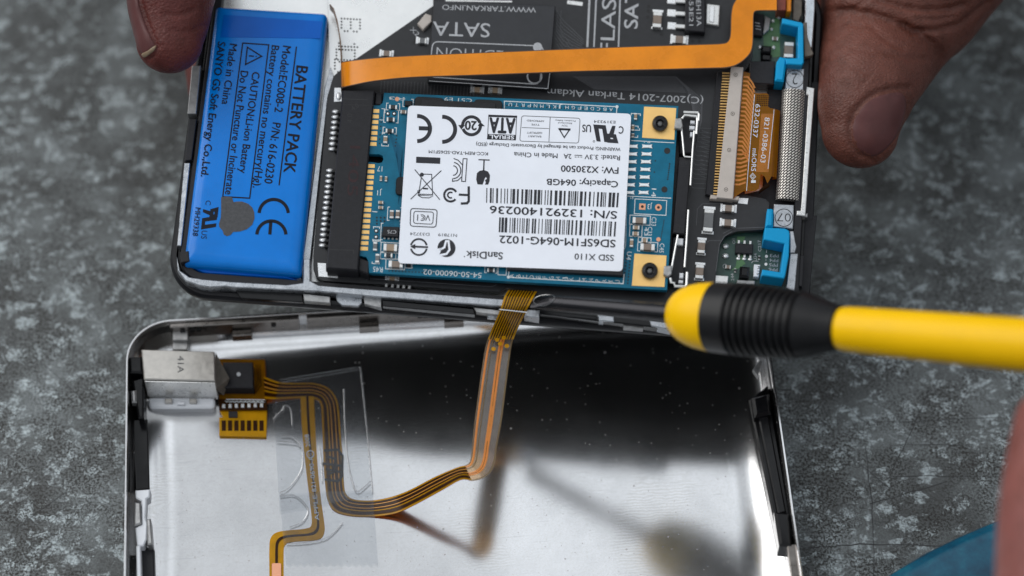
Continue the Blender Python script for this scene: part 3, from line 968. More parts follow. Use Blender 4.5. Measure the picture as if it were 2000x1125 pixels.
for k in range(9):
    t = 0.08 + k * 0.098
    part(su, 'trace', ribbon(MB(SH), high, t, t + 0.045, 0.05, 0.04), M['amber_dark'], True, 60)
q = MB(SH)
for u, v in ((971, 664), (984, 660), (977, 672), (990, 676), (964, 682)):
    p = SH.local(W(u, v, fh + 5.6))
    q.tube([p, p + Vector((0, 0, .10))], 0.36, 10)
part(su, 'via_pad', q, M['amber_light'])
q = MB(DEV); q.line([(975, 604), (1030, 610)], 1.6, 5.85)
q.fr = SH
q.v = [SH.local(DEV.world(v)) for v in q.v]
part(su, 'white_mark', q, M['silk'], False)

# ------------------------------------------------------------------ clear tape over the flex
def tape(name, label, pts, z, wr):
    t = thing(name, label, 'tape', SH, SH.L(*pts[0], z), 'clear tape in the shell')
    q = MB(SH); q.px(pts, z + .05, z)
    part(t, 'film', q, M['tape'], False)
    for w in wr:
        q = MB(SH)
        pth = [SH.L(u, v, z + .06) for u, v in w]
        st = smooth_st([(p, p) for p in pth], 4)
        q.tube([a for a, b in st], 0.13, 6, 0.35)
        part(t, 'wrinkle', q, M['glue'])
    return t
zig = [(558 + k * 7.2, 1102 + (2.5 if k % 2 else -2.5)) for k in range(26)]
tape('tape_strip', 'clear tape strip crossing the amber flex beside the microphone', [(530, 760), (545, 742), (704, 716), (716, 830), (729, 962), (727, 968), (546, 1000), (536, 830)], FZ + .32,
     [[(534, 818), (552, 800), (556, 792), (568, 800), (571, 830)], [(550, 852), (570, 853), (588, 870), (592, 890), (588, 920), (565, 952), (546, 963)], [(541, 862), (580, 866), (586, 872)], [(672, 760), (674, 830), (680, 900), (690, 945), (700, 960), (724, 940)], [(624, 870), (628, 900), (630, 940)], [(704, 717), (716, 830), (728, 960)]])
tape('tape_strip', 'clear tape strip with a zigzag torn end under the flex fold', [(546, 966), (640, 960), (728, 958), (738, 1096)] + zig[::-1] + [(552, 1040)], FZ + .20,
     [[(547, 970), (575, 968), (596, 985), (602, 1000), (590, 1020), (566, 1030)], [(560, 1062), (600, 1060), (640, 1050), (670, 1020)]] + [])

# ================================================================== front half of the player, held face down
bx0 = DEV.L(338, 461, 1.5).x
bx1 = DEV.L(1588, 453, 1.5).x
by0 = DEV.L(849, 622, 1.0).y
by1 = by0 + 63.0
cxm, cym = (bx0 + bx1) / 2, (by0 + by1) / 2
player = thing('music_player_front', 'black front half of an opened music player with its metal chassis showing', 'music player', DEV, (cxm, cym, 0))
def bring(i, z, r=7.0):
    return [(x, y, z) for x, y in rr(bx0 + i, by0 + i, bx1 - i, by1 - i, max(0.8, r - i))]
q = MB(); q.rings([bring(1.2, 0.0), bring(0.45, 0.25), bring(0.05, 0.9), bring(0.0, 1.5), bring(0.1, 2.1), bring(0.5, 2.55), bring(1.1, 2.6), bring(1.25, 2.3), bring(1.3, 1.2)], True, True)
part(player, 'bezel', q, M['bezel'])
q = MB(); q.rings([bring(3.0, -0.12), bring(2.8, -0.02)], True, True)
part(player, 'front_glass', q, M['glass'])
q = MB(); q.rings([bring(1.45, 1.15), bring(1.45, 3.0), bring(1.6, 3.15), bring(1.9, 3.15), bring(1.95, 2.9)], False, False)
part(player, 'gasket', q, M['plastic_gloss'])
def inside(pts):
    """keep an outline within the chassis"""
    return [Vector((min(p.x, bx1 - 2.6), min(p.y, by1 - 3.6), p.z)) for p in pts]
# chassis: floor pan, rail around it
q = MB(); q.rings([bring(1.8, 1.25, 6.5), bring(1.8, 2.0, 6.5)], True, True)
chassis = part(player, 'chassis_pan', q, M['plate'])
q = MB(); q.rings([bring(2.1, 1.9, 6), bring(2.1, 4.5, 6), bring(2.25, 4.65, 6), bring(3.3, 4.65, 6), bring(3.4, 4.5, 6), bring(3.4, 1.9, 6)], False, False)
part(player, 'chassis_rail', q, M['plastic'])
# wider cast ledge at the near side and at the corner
q = MB(); q.px([(345, 500), (352, 528), (370, 541), (395, 545), (452, 550), (560, 556), (592, 552), (592, 505), (606, 505), (606, 548), (622, 557), (740, 566), (985, 584), (987, 599), (739, 580), (622, 569), (452, 561), (440, 559), (410, 561), (390, 558), (362, 548), (346, 528)], 4.85, 2.0, 0.15)
part(player, 'cast_ledge', q, M['cast'])
q = MB(); q.px([(592, 552), (606, 510), (640, 190), (652, 150), (646, 130), (634, 170), (618, 300), (590, 520)], 4.4, 2.0, 0.1)
part(player, 'dividing_rib', q, M['cast'])
q = MB(); q.px([(1040, 594), (1330, 622), (1330, 645), (1040, 612)], 4.5, 2.0, 0.2)
part(player, 'cast_ledge', q, M['plastic_gloss'])
# bright plate in the far part with a dotted laser mark
q = MB(); q.prism(inside([DEV.L(u, v, 3.3) for u, v in [(644, 160), (640, 0), (640, -100), (1000, -100), (1000, 60), (760, 140), (680, 180)]]), 2.0, 3.3, 0.05)
plate = part(player, 'shield_plate', q, M['plate'])
F57 = {'B': ('11110', '10001', '10001', '11110', '10001', '10001', '11110'), 'D': ('11110', '10001', '10001', '10001', '10001', '10001', '11110'), '8': ('01110', '10001', '10001', '01110', '10001', '10001', '01110'), '1': ('00100', '01100', '00100', '00100', '00100', '00100', '01110')}
q = MB()
for ch, (u0, v0) in zip('B1DB', ((703, 38), (698, 80), (693, 98), (690, 118))):
    for r_, row in enumerate(F57[ch]):
        for c_, bit in enumerate(row):
            if bit == '1':
                q.disc(u0 - r_ * 6.0, v0 + c_ * 6.0 - r_ * 0.3, 1.9, 3.33, 3.25, 6)
part(plate, 'dotted_mark', q, M['hole'], False)
# things on the near side wall
def side(pts, z1, z0, m, name, ch=0.1, label=None):
    q = MB(); q.px(pts, z1, z0, ch)
    return part(player, name, q, M[m], label=label)
side([(458, 564), (590, 574), (592, 590), (470, 582)], 3.4, 2.4, 'plastic_gloss', 'side_recess')
side([(592, 573), (645, 579), (645, 592), (594, 588)], 3.7, 2.4, 'dull_metal', 'side_block')
side([(655, 577), (707, 583), (707, 592), (700, 598), (668, 596), (658, 588)], 3.2, 2.2, 'cast', 'side_tab')
side([(710, 580), (745, 584), (745, 602), (712, 594)], 3.7, 2.4, 'dull_metal', 'side_block')
side([(746, 586), (925, 603), (927, 614), (748, 598)], 4.0, 2.3, 'plastic_gloss', 'side_bar')
side([(925, 600), (980, 606), (978, 616), (930, 610)], 3.9, 2.4, 'dull_metal', 'side_block')
side([(950, 610), (985, 612), (972, 622), (952, 620)], 3.2, 2.2, 'cast', 'side_tab')
side([(1028, 604), (1054, 606), (1053, 621), (1024, 617)], 4.9, 2.2, 'cast', 'side_block')
side([(1056, 606), (1165, 618), (1165, 624), (1056, 614)], 4.6, 2.2, 'plastic_gloss', 'side_bar')
side([(1167, 614), (1199, 618), (1199, 628), (1170, 626)], 4.8, 2.2, 'cast', 'side_block')
side([(1213, 625), (1262, 629), (1256, 642), (1218, 639)], 3.8, 2.2, 'dull_metal', 'side_tab')
side([(1268, 626), (1310, 631), (1310, 644), (1272, 636)], 4.8, 2.2, 'cast', 'side_block')
# the left side wall
side([(375, 128), (392, 128), (383, 222), (366, 222)], 4.75, 2.4, 'dull_metal', 'side_block')
side([(370, 232), (384, 232), (374, 312), (361, 314)], 5.0, 2.4, 'plastic', 'side_latch')
side([(360, 318), (371, 318), (354, 480), (346, 480)], 4.75, 2.4, 'cast', 'side_block')
# right side: chassis seen beside the logic board
side([(1576, -60), (1592, -60), (1591, 20), (1586, 92), (1580, 95), (1572, 45)], 4.9, 2.0, 'foil', 'foil_strip')
side([(1543, 451), (1550, 451), (1553, 470), (1556, 482), (1552, 494), (1543, 494)], 4.75, 2.0, 'cast', 'side_block')
side([(1543.5, 495), (1558.7, 495), (1552, 569), (1536, 562)], 4.9, 2.0, 'cast', 'side_block')
side([(1563, 498), (1571, 499), (1567, 560), (1558, 558)], 4.4, 2.0, 'plastic', 'side_latch')
# logic board (green) below the adapter board
q = MB(); q.px([(1400, 440), (1560, 440), (1540, 600), (1385, 600)], 2.7, 2.1)
lb = part(player, 'logic_board', q, M['pcb_green'], False)
q = MB(); q.prism(inside([DEV.L(u, v, 2.7) for u, v in [(1460, -60), (1570, -60), (1566, 170), (1445, 170)]]), 2.1, 2.7)
lb2 = part(player, 'logic_board', q, M['pcb_green'], False)
for pr_, pp_ in ((lb, [(1437, 520), (1440, 500), (1455, 492), (1450, 505), (1456, 515), (1440, 526), (1428, 528)]), (lb, [(1440, 462), (1456, 462), (1452, 472), (1438, 474)]), (lb2, [(1490, 60), (1522, 30), (1524, 110), (1510, 112), (1492, 96)])):
    q = MB(); q.poly(pp_, 2.73); part(pr_, 'copper_pour', q, M['pcb_green_light'], False)
def chip(parent, pts, z1, z0, m='plastic', name='chip', ch=0.1, label=None):
    q = MB(); q.px(pts, z1, z0, ch)
    return part(parent, name, q, M[m], label=label)
def blob(parent, u, v, w, h, z0, hh=0.35, name='solder_joint', m='solder', fr=DEV):
    q = MB(fr)
    rs = []
    for k in range(4):
        t = k / 4.0
        s_ = math.cos(t * math.pi / 2)
        rs.append([fr.L(u + w / 2 * s_ * math.cos(2 * math.pi * i / 10), v + h / 2 * s_ * math.sin(2 * math.pi * i / 10), z0 + hh * math.sin(t * math.pi / 2)) for i in range(10)])
    q.rings(rs, True, True)
    return part(parent, name, q, M[m])
_cm = {}
def comp(parent, u, v, w, h, z0, body='cap_brown', ang=5.0, hh=None, tf=0.24, name='capacitor', pads=0):
    """ceramic chip part: a body and two tinned ends along its long side, w x h in photograph pixels"""
    zz = z0 + (hh or min(0.95, 0.062 * min(w, h)))
    q = MB()
    a = R(ang)
    ax = (math.cos(a), math.sin(a)) if w >= h else (-math.sin(a), math.cos(a))
    lon, wid = max(w, h), min(w, h)
    an = ang if w >= h else ang + 90
    q.box(u, v, lon * (1 - 2 * tf) + .4, wid * 0.96, zz - .02, z0 + .02, an, 0.05)
    o = part(parent, name, q, M[body])
    for s_ in (-1, 1):
        d = (lon * (0.5 - tf / 2)) * s_
        q = MB(); q.box(u + ax[0] * d, v + ax[1] * d, lon * tf, wid, zz, z0 + .01, an, 0.06)
        part(o, 'terminal', q, M['tin'])
        if pads:
            d = (lon * 0.5 + pads * .35) * s_
            q = MB(); q.box(u + ax[0] * d, v + ax[1] * d, pads, wid * 1.25, z0 + .12, z0, an, 0.05)
            part(o, 'solder_joint', q, M['solder'])
    return o
# lower logic board
ic = chip(lb, [(1437, 475), (1471.5, 477), (1470, 496), (1436, 494)], 3.5, 2.7, label=None)
for k in range(3):
    blob(lb, 1442 + k * 11.5, 505 + k * .6, 9, 7, 2.7, .25)
    for dv, s_ in ((472, 1), (499, -1)):
        q = MB(); q.box(1443 + k * 11.3, dv + k * .8, 4.5, 7, 3.0, 2.7, 4, .05); part(ic, 'lead', q, M['tin'])
for u, v in ((1417, 481), (1417, 500)):
    blob(lb, u, v, 14, 11, 2.7, .5)
chip(lb, [(1397, 537), (1423, 539), (1421, 556), (1396, 554)], 3.9, 2.7, 'tin', 'crystal')
chip(lb, [(1446, 519), (1465, 521), (1463, 542), (1444, 540)], 4.2, 2.7, 'plastic_gloss', 'inductor', 0.35)
q = MB(); q.px([(1473, 516), (1485, 517), (1482, 541), (1472, 540)], 4.0, 2.7, .1); wc = part(lb, 'chip', q, M['white_plastic'])
q = MB(); q.text('R15', (1480, 520), (1478, 537), 5, 4.03); part(wc, 'lettering', q, M['ink'], False)
comp(lb, 1422, 521, 11, 7, 2.7, 'cap_brown', 4)
comp(lb, 1436, 528, 4, 8, 2.7, 'resistor', 4)
comp(lb, 1483, 503, 4, 8, 2.7, 'resistor', 4)
chip(lb, [(1440, 546), (1475, 548), (1474, 556), (1438, 554)], 3.3, 2.7, 'dull_metal', 'shield_can')
q = MB()
for k, t in enumerate(('PP3', 'PP4', 'PP5', 'PP6')):
    q.text(t, (1521 - k * .8, 497 + 9 * k), (1504 - k * .8, 496 + 9 * k), 6, 2.74)
q.text('C217', (1487, 491), (1486, 469), 6, 2.74); q.text('U34', (1478, 510), (1478, 495), 6, 2.74); q.text('244', (1434, 548), (1433, 534), 6, 2.74); q.text('O1', (1436, 476), (1435, 466), 5, 2.74)
q.line([(1468, 514), (1470, 510), (1482, 510)], 1.2, 2.74); q.line([(1497, 488), (1497, 494)], 1, 2.74); q.line([(1496, 505), (1496, 510)], 1, 2.74)
q.arc(1416, 520, 4, 20, 330, 1, 2.74)
part(lb, 'silkscreen', q, M['silk_grey'], False)
q = MB(); q.disc(1497, 500.5, 3, 2.78, 2.7, 10); q.disc(1496, 516, 3, 2.78, 2.7, 10); part(lb, 'test_pad', q, M['tin'])
# upper logic board
u1 = chip(lb2, [(1472, 24), (1492, 28), (1489, 70), (1470, 68)], 3.7, 2.7, 'plastic', 'chip')
q = MB()
for k in range(3):
    q.line([(1474 + k, 44 + k * 6), (1484 + k, 46 + k * 6)], 1.6, 3.73)
part(u1, 'lettering', q, M['silk_grey'], False)
chip(lb2, [(1494, 30), (1505, 36), (1502, 58), (1490, 68)], 3.5, 2.7, 'dull_metal', 'contact_plate')
comp(lb2, 1514, 75, 12, 7, 2.7, 'cap_brown', 4)
for u, v in ((1507, 57), (1521, 34), (1510, 41)):
    blob(lb2, u, v, 6, 7, 2.7, .3)
chip(lb2, [(1488, 88), (1507, 89), (1506, 104), (1486, 102)], 3.8, 2.7, 'plastic_gloss', 'coil', 0.3)
chip(lb2, [(1487, 104), (1508, 106), (1506, 120), (1486, 118)], 3.5, 2.7, 'plastic_gloss', 'coil', 0.3)
for u, v in ((1484, 92), (1511, 93)):
    blob(lb2, u, v, 7, 9, 2.7, .35)
comp(lb2, 1541, 97, 18, 30, 2.7, 'cap_brown', 3, hh=1.2)
conn = chip(lb2, [(1465, 119), (1514, 119), (1512, 165), (1462, 162)], 4.9, 2.7, 'plastic', 'connector_block', 0.15)
blob(lb2, 1459, 128, 8, 14, 3.6, .8)
chip(lb2, [(1518, -20), (1536, -20), (1535, 20), (1518, 20)], 5.6, 2.7, 'brown', 'socket')
chip(lb2, [(1536, -20), (1546, -20), (1545, 22), (1536, 22)], 5.0, 2.7, 'orange', 'socket_edge')
chip(lb2, [(1550, -20), (1568, -20), (1566, 28), (1560, 42), (1549, 38)], 4.2, 2.7, 'grey_tape', 'felt_pad')
side([(1500, 160), (1600, 160), (1588, 430), (1440, 440), (1450, 380), (1490, 370)], 2.65, 2.05, 'plastic', 'black_filler')  # black filler slabs covering the bright pan so these gaps read black
side([(1555, 425), (1596, 420), (1578, 600), (1530, 600)], 2.6, 2.05, 'plastic', 'black_filler')
# numbered tabs, woven gasket, dock frame
def tabnum(pts, c, txt, p0, p1, cap):
    q = MB(); q.px(pts, 4.8, 2.2, .12); t = part(player, 'chassis_tab', q, M['cast'])
    q = MB(); q.arc(c[0], c[1], 17, 0, 360, 1.3, 4.835, 28); q.text(txt, p0, p1, cap, 4.835, -0.012)
    part(t, 'cast_number', q, M['emboss'], False)
tabnum([(1512, 398), (1551, 400), (1549, 447), (1510, 443)], (1531, 425), '07', (1545, 417), (1518, 416), 16)
tabnum([(1536, 132), (1571, 134), (1569, 176), (1533, 174)], (1552.5, 154), '2', (1558, 143), (1547, 143), 22)
q = MB()
gt0, gt1, gb0, gb1 = DEV.L(1529, 172, 5.0), DEV.L(1576, 176, 5.0), DEV.L(1516, 386, 5.0), DEV.L(1564, 391, 5.0)
NG = 16
for k in range(13):
    a, b = gt0.lerp(gb0, k / 12), gt1.lerp(gb1, k / 12)
    r_ = (b - a).length / 2
    c_ = (a + b) / 2
    dx = (b - a).normalized()
    for i in range(NG + 1):
        t = math.pi * (1 - i / NG)
        q.v.append(c_ + dx * (r_ * math.cos(t)) + Vector((0, 0, 1.2 * math.sin(t) - 1.0)))
for k in range(12):
    for i in range(NG):
        q.f.append((k * (NG + 1) + i, (k + 1) * (NG + 1) + i, (k + 1) * (NG + 1) + i + 1, k * (NG + 1) + i + 1))
q.f.append(tuple(range(NG + 1))[::-1]); q.f.append(tuple(12 * (NG + 1) + i for i in range(NG + 1)))
gk = part(player, 'woven_gasket', q, M['weave'], True, 60, label='woven metal mesh sleeve')
uvl = gk.data.uv_layers.new(name='UVMap')
for lp in gk.data.loops:
    k, i = divmod(lp.vertex_index, NG + 1)
    uvl.data[lp.index].uv = (i / NG * 8.0, k / 12 * 27.0)
q = MB(); q.px([(1576, 169), (1591, 172), (1573, 422), (1556, 420), (1557, 411), (1564, 411), (1566, 392), (1579, 186), (1575, 184)], 4.9, 2.2, .12)
part(player, 'dock_frame', q, M['tin'])
q = MB(); q.px([(1573, 417), (1578, 416), (1577, 424), (1572, 424)], 4.4, 3.2, .1); part(player, 'dock_pin', q, M['dull_metal'])

# ================================================================== adapter board (black)
AZ = 4.35
adp = thing('adapter_board', 'black storage adapter circuit board screwed into the opened player', 'circuit board', DEV, DEV.L(1000, 350, AZ))
outline = [(846, -70), (846, 11), (692, 117), (668, 134), (652, 148), (643, 166), (639, 200), (612, 500), (612, 525), (618, 542), (632, 549), (700, 553), (975, 570), (990, 562), (1040, 566), (1052, 585), (1330, 604), (1385, 606), (1392, 598), (1400, 520), (1407, 477), (1418, 460), (1440, 452), (1490, 449), (1500, 440), (1503, 396), (1495, 388), (1455, 380), (1445, 150), (1462, 130), (1470, 110), (1472, 20), (1480, -70)]
q = MB(); q.prism(inside([DEV.L(u, v, AZ) for u, v in outline]), AZ - 0.9, AZ, .06)
part(adp, 'substrate', q, M['pcb_black'], False)
# traces under the mask
q = MB()
for k in range(14):
    o = k * 5.2
    q.line([(1120 + k * 3, 150 + o * .35), (1320 + k * 2, 150 + o * .45), (1372 - k * .8, 195 + o), (1370 - k * 1.3, 240 + o * 1.2)], 1.0, AZ + .02)
for k in range(12):
    q.line([(1371 - k * .4, 255 + k * 8), (1392 - k * .4, 262 + k * 8)], 1.0, AZ + .02)
for k in range(14):
    q.line([(1355 - k * .9, 240 + k * 9), (1366 - k * .9, 250 + k * 9), (1390 - k * .9, 251 + k * 9)], .9, AZ + .02)
for k in range(30):
    q.line([(745 + k * 6.5, 158 + k * .2), (743 + k * 6.5, 182 + k * .2)], 1.0, AZ + .02)
for k in range(9):
    q.line([(1086, 20 + k * 8), (1100, 40 + k * 8), (1140, 78 + k * 4)], .9, AZ + .02)
for k in range(4):
    q.line([(1075 + k * 7, 20), (1073 + k * 7, 60), (1098 + k * 7, 92)], .8, AZ + .02)
q.line([(1408, 398), (1372, 398), (1362, 408), (1360, 440)], 1, AZ + .02); q.line([(1408, 470), (1385, 470), (1376, 478), (1374, 500)], 1, AZ + .02)
q.line([(1430, 452), (1414, 462), (1405, 478), (1398, 530)], 1.2, AZ + .02); q.line([(1492, 444), (1432, 446), (1412, 456)], 1.2, AZ + .02)
q.line([(715, 548), (720, 544), (960, 560), (970, 556)], 1.2, AZ + .02)
part(adp, 'traces', q, M['trace'], False, kind='stuff')
q = MB()
for u, v in ((1267, 12), (1266, 21), (1265, 33), (1292, 67), (1353, 80), (1366, 80), (1140, 90), (811, 78), (808, 83), (770, 108)):
    q.disc(u, v, 3.4, AZ + .03, AZ - .1, 10)
part(adp, 'vias', q, M['hole'], False, kind='stuff')
q = MB()
q.text('(C)2007-2014 Tarkan Akdam', (1374, 190), (1069, 173), 13, AZ + .04)
q.text('FLASH', (1199, 104), (1205, -38), 27, AZ + .04); q.text('SATA', (1245, 56), (1249, -50), 26, AZ + .04, 0.012)
q.text('X2', (800, 58), (814, 72), 9, AZ + .04)
part(adp, 'silkscreen', q, M['silk_grey'], False)
for ln_, w_ in (([(1154, -60), (1147, 92)], 4), ([(1167, -60), (1160, 92)], 3), ([(1213, -60), (1208, 92)], 3)):
    q = MB(); q.line(ln_, w_, AZ + .04); part(adp, 'printed_line', q, M['silk_grey'], False)
for ln_, w_ in (([(1108, 4), (1138, 8)], 7), ([(870, 1), (1000, 3)], 3)):
    q = MB(); q.line(ln_, w_, AZ + .05); part(adp, 'bare_pad', q, M['tin'], False)
# sticker-like daughter board with the big lettering
q = MB(); q.px([(847, 1), (1085, 11), (1072, 172), (835, 157)], AZ + 1.5, AZ + .05, .12)
db = part(adp, 'daughter_board', q, M['pcb_chip'])
h = AZ + 1.53
q = MB()
q.text('WWW.TARKAN.INFO', (1047, 14.5), (864, 9), 10, h); q.text('SATA', (957, 46), (846, 42), 27, h, 0.004)
q.text('EDITION', (983, 99), (853, 92), 22, h, -0.01)
q.line(rquad([(845, 81), (1062, 90), (1054, 165), (838, 150)], 12), 2.2, h, True)
q.disc(1050, 92, 9, h + .01, h - .01); q.arc(1044, 149, 14, 0, 360, 3, h)
part(db, 'lettering', q, M['silk_grey'], False)
q = MB(); q.line([(838, 158), (1070, 173), (1074, 140)], 1.6, h); part(db, 'edge_line', q, M['silk_grey'], False)
chip(adp, [(815, 46), (831, 26), (843, 30), (843, 42), (826, 58)], AZ + .9, AZ, 'beige', 'crystal', .12, label='cream and gold crystal oscillator')
# parts soldered to it
for u, v, w, h_, b in ((1284, 38, 17, 30, 'cap_brown'), (1327, 77, 27, 15, 'cap_brown'), (825, 79, 17, 11, 'cap_grey'), (755, 104, 20, 11, 'cap_brown'), (932, 175, 19, 11, 'cap_tan'), (967, 176, 19, 11, 'cap_tan'), (1423, 406.5, 24, 13, 'cap_brown'),
                       (1421.6, 434.6, 24, 13, 'cap_brown'), (1370, 481, 15, 26, 'cap_brown'), (1366.5, 530, 16, 27, 'cap_brown'), (766, 541, 19, 10, 'cap_tan')):
    comp(adp, u, v, w, h_, AZ, b, 4.5, pads=5)
comp(adp, 1384, 430, 19, 44, AZ, 'cap_grey', 4.5, tf=.18, pads=6, name='diode')
reg = chip(adp, [(1339, -25), (1378, -25), (1377, 63), (1338, 60)], AZ + 1.4, AZ + .1, 'plastic', 'regulator', .15)
q = MB(); q.text('AEH13A', (1359, -12), (1361, 51), 9, AZ + 1.43); q.text('553E21', (1346, -8), (1346, 50), 8, AZ + 1.43)
part(reg, 'lettering', q, M['silk_grey'], False)
for v in (1, 26, 51):
    q = MB(); q.box(1330, v, 20, 8, AZ + .75, AZ + .35, 4, .1); part(reg, 'lead', q, M['tin'])
    q = MB(); q.box(1312, v - 1, 17, 14, AZ + .2, AZ, 4, .08); part(reg, 'solder_joint', q, M['solder'])
q = MB(); q.px([(1380, 7), (1406, 10), (1404, 50), (1379, 46)], AZ + .7, AZ, .12); part(reg, 'heat_tab', q, M['tin'])
q = MB(); q.px([(1386, 12), (1396, 12), (1394, 44), (1385, 42)], AZ + .85, AZ + .6, .08); part(reg, 'solder_joint', q, M['solder'])
q = MB()
q.px([(620, 513), (637, 514), (637, 530), (660, 536), (660, 543), (622, 540)], AZ + .1, AZ, .04); part(adp, 'solder_pad', q, M['solder'])
q = MB(); q.px([(653, 171), (666, 171), (668, 198), (652, 199)], AZ + .15, AZ, .05); part(adp, 'solder_pad', q, M['solder'])
blob(adp, 661, 188, 12, 18, AZ, .5)
q = MB(); q.px([(1443, 386), (1462, 387), (1460, 399), (1441, 397)], AZ + .12, AZ, .04); part(adp, 'solder_pad', q, M['solder'])
for k, u in enumerate((752, 764, 775, 786, 797)):
    q = MB(); q.px([(u, 553 + k * .9), (u + 6, 553.4 + k * .9), (u + 5, 561 + k * .9), (u - 1, 560.6 + k * .9)], AZ + .3, AZ - .5, .1); part(adp, 'pin', q, M['dull_metal'])
# card edge connector
cz = AZ + 3.6
q = MB(); q.px([(669, 176), (732, 176), (699, 528), (637, 524)], cz, AZ, .2)
ce = part(adp, 'edge_connector', q, M['plastic'], label='black card edge connector with a faded red stamp')
for pp_ in ([(733, 180), (747, 182), (746, 206), (731, 204)], [(701, 502), (722, 510), (720, 536), (699, 528)]):
    q = MB(); q.px(pp_, cz - .8, AZ, .2); part(ce, 'guide_arm', q, M['plastic'])
q = MB(); q.line([(668, 193), (718, 195)], 1.6, cz + .02); q.line([(640, 487), (691, 489), (690, 496)], 1.6, cz + .02); q.line([(667, 204), (731, 206)], .7, cz + .02)
q.text('4.0', (690, 217), (702, 208), 9, cz + .02); q.text('4.0', (688, 240), (688, 222), 10, cz + .02, -.01)
part(ce, 'moulded_mark', q, M['emboss'], False)
q = MB(); q.text('1405', (684, 284), (678, 382), 20, cz + .02); part(ce, 'stamp', q, M['redstamp'], False)
for k in range(26):
    v = 218 + k * 10.45
    if 8 <= k <= 10:
        continue
    u = 656.5 - (v - 218) * 0.099
    blob(ce, u - 1, v, 15, 8.4, AZ, .5)
    q = MB(); q.box(u + 7.5, v + 1, 8, 5, AZ + .9, AZ + .1, 4, .08); part(ce, 'pin', q, M['hole'])
# card latch on the far end
q = MB(); q.px([(1327, 306), (1350.5, 307), (1337.5, 458), (1314, 455)], AZ + 2.6, AZ, .15)
la = part(adp, 'card_latch', q, M['plastic'])
q = MB(); q.text('JAE', (1349, 313), (1330, 312), 9, AZ + 2.62); q.text('TC', (1324, 449), (1337, 450), 8, AZ + 2.62); q.line([(1325, 325), (1349, 326)], .8, AZ + 2.62); part(la, 'moulded_mark', q, M['emboss'], False)
q = MB(); q.px([(1326, 228), (1358, 230), (1352, 300), (1328, 300)], AZ + 1.9, AZ, .2); q.px([(1314, 462), (1336, 464), (1338, 556), (1304, 552)], AZ + 1.9, AZ, .2); part(la, 'latch_base', q, M['plastic'])
def wire(pts, r=.16, z=2.9):
    q = MB(); q.tube([DEV.L(u, v, AZ + (z if len(w) == 0 else w[0])) for u, v, *w in pts], r, 8); part(la, 'spring_wire', q, M['tin'])
wire([(1331, 250), (1334, 280), (1336, 304), (1337, 306), (1350, 307)])
wire([(1356, 256), (1353, 290), (1348.5, 362)])
wire([(1332, 232), (1337, 225), (1360, 227), (1362, 236), (1360, 262)], .2)
wire([(1335, 219), (1363, 220), (1365, 224), (1364, 236)], .22)
wire([(1324, 459), (1318, 490), (1311, 528)])
wire([(1344.5, 410), (1341, 470), (1337, 522)])
wire([(1309, 543), (1311, 552), (1317, 553), (1318, 559), (1338, 560), (1341, 556), (1342, 532)], .22)
for c in (rectpx(1353, 238, 9, 6, 4), rectpx(1352, 249, 11, 7, 4), rectpx(1351, 262, 6, 9, 4), rectpx(1329, 472, 11, 13, 4), rectpx(1331, 538, 8, 10, 4), rectpx(1330, 550, 9, 6, 4)):
    q = MB(); q.px(c, AZ + 2.5, AZ + 1.5, .1); part(la, 'white_block', q, M['white_plastic'])
for c in ([(1319, 231), (1331, 229), (1334, 246), (1330, 253), (1317, 250)], [(1297, 519), (1313, 518), (1312, 535), (1304, 541), (1296, 536)]):
    q = MB(); q.px(c, AZ + 3.5, AZ + 2.8, .15); part(la, 'hold_down', q, M['dull_metal'])
# display ribbon socket
q = MB(); q.px([(1401, 140), (1428, 130), (1400, 386), (1378, 379)], AZ + .9, AZ, .1)
zs = part(adp, 'ribbon_socket', q, M['plastic'])
q = MB(); q.px([(1428, 129), (1452, 131), (1432, 389), (1400, 386)], AZ + 1.6, AZ, .12)
fb = part(zs, 'flip_bar', q, M['beige'])
q = MB(); q.px([(1388, 380), (1444, 383), (1443, 391), (1386, 388)], AZ + 1.0, AZ, .1); part(zs, 'end_lip', q, M['beige'])
q = MB()
for u, v in ((1437, 146), (1431, 222), (1424, 293), (1418, 370)):
    q.arc(u, v, 3.5, 0, 360, .9, AZ + 1.62, 12); q.disc(u, v, 1.2, AZ + 1.64, AZ + 1.5, 8)
part(fb, 'gate_mark', q, M['grey_tape'], False)
N_ = 44
pin = None
for k in range(N_):
    t = k / (N_ - 1)
    u, v = 1420 + (1402 - 1420) * t, 142 + (378 - 142) * t
    q = MB(); q.px([(u - 9, v - 1.2), (u + 9, v - .6), (u + 9, v + 1.8), (u - 9, v + 1.2)], AZ + 1.2, AZ + .5, .05); part(zs, 'gold_contact', q, M['gold'])

# ------------------------------------------------------------------ display ribbon
dz = AZ + 1.2
drb = thing('display_ribbon_cable', 'amber display ribbon with white part numbers beside the woven gasket', 'flex cable', DEV, DEV.L(1470, 260, AZ))
st = [(DEV.L(a, b, dz), DEV.L(c, d, z)) for a, b, c, d, z in ((1452, 140, 1464, 143, dz), (1449, 176, 1464, 176, dz))]
body = [(1452, 140), (1465, 143), (1463, 172), (1468, 180), (1476, 182), (1497, 182), (1502, 186), (1500, 208), (1504, 211), (1514, 213), (1507, 344), (1499, 358), (1494, 345), (1486, 340), (1482, 368), (1474, 373), (1452, 373), (1440, 381), (1431, 389), (1433, 378)]
q = MB(); q.px(body, dz, dz - .12)
rb = part(drb, 'film', q, M['amber_dark' if False else 'amber'], False)
q = MB(); q.line([(1474, 184), (1466, 270), (1458, 373)], 1.1, dz + .04); q.line([(1512, 214), (1500, 330)], 1.0, dz + .04)
q.text('632-0337', (1476, 203), (1470, 268), 9, dz + .04); q.text('mkORS', (1470, 290), (1467, 334), 9, dz + .04); q.text('1', (1467, 352), (1467, 357), 9, dz + .04)
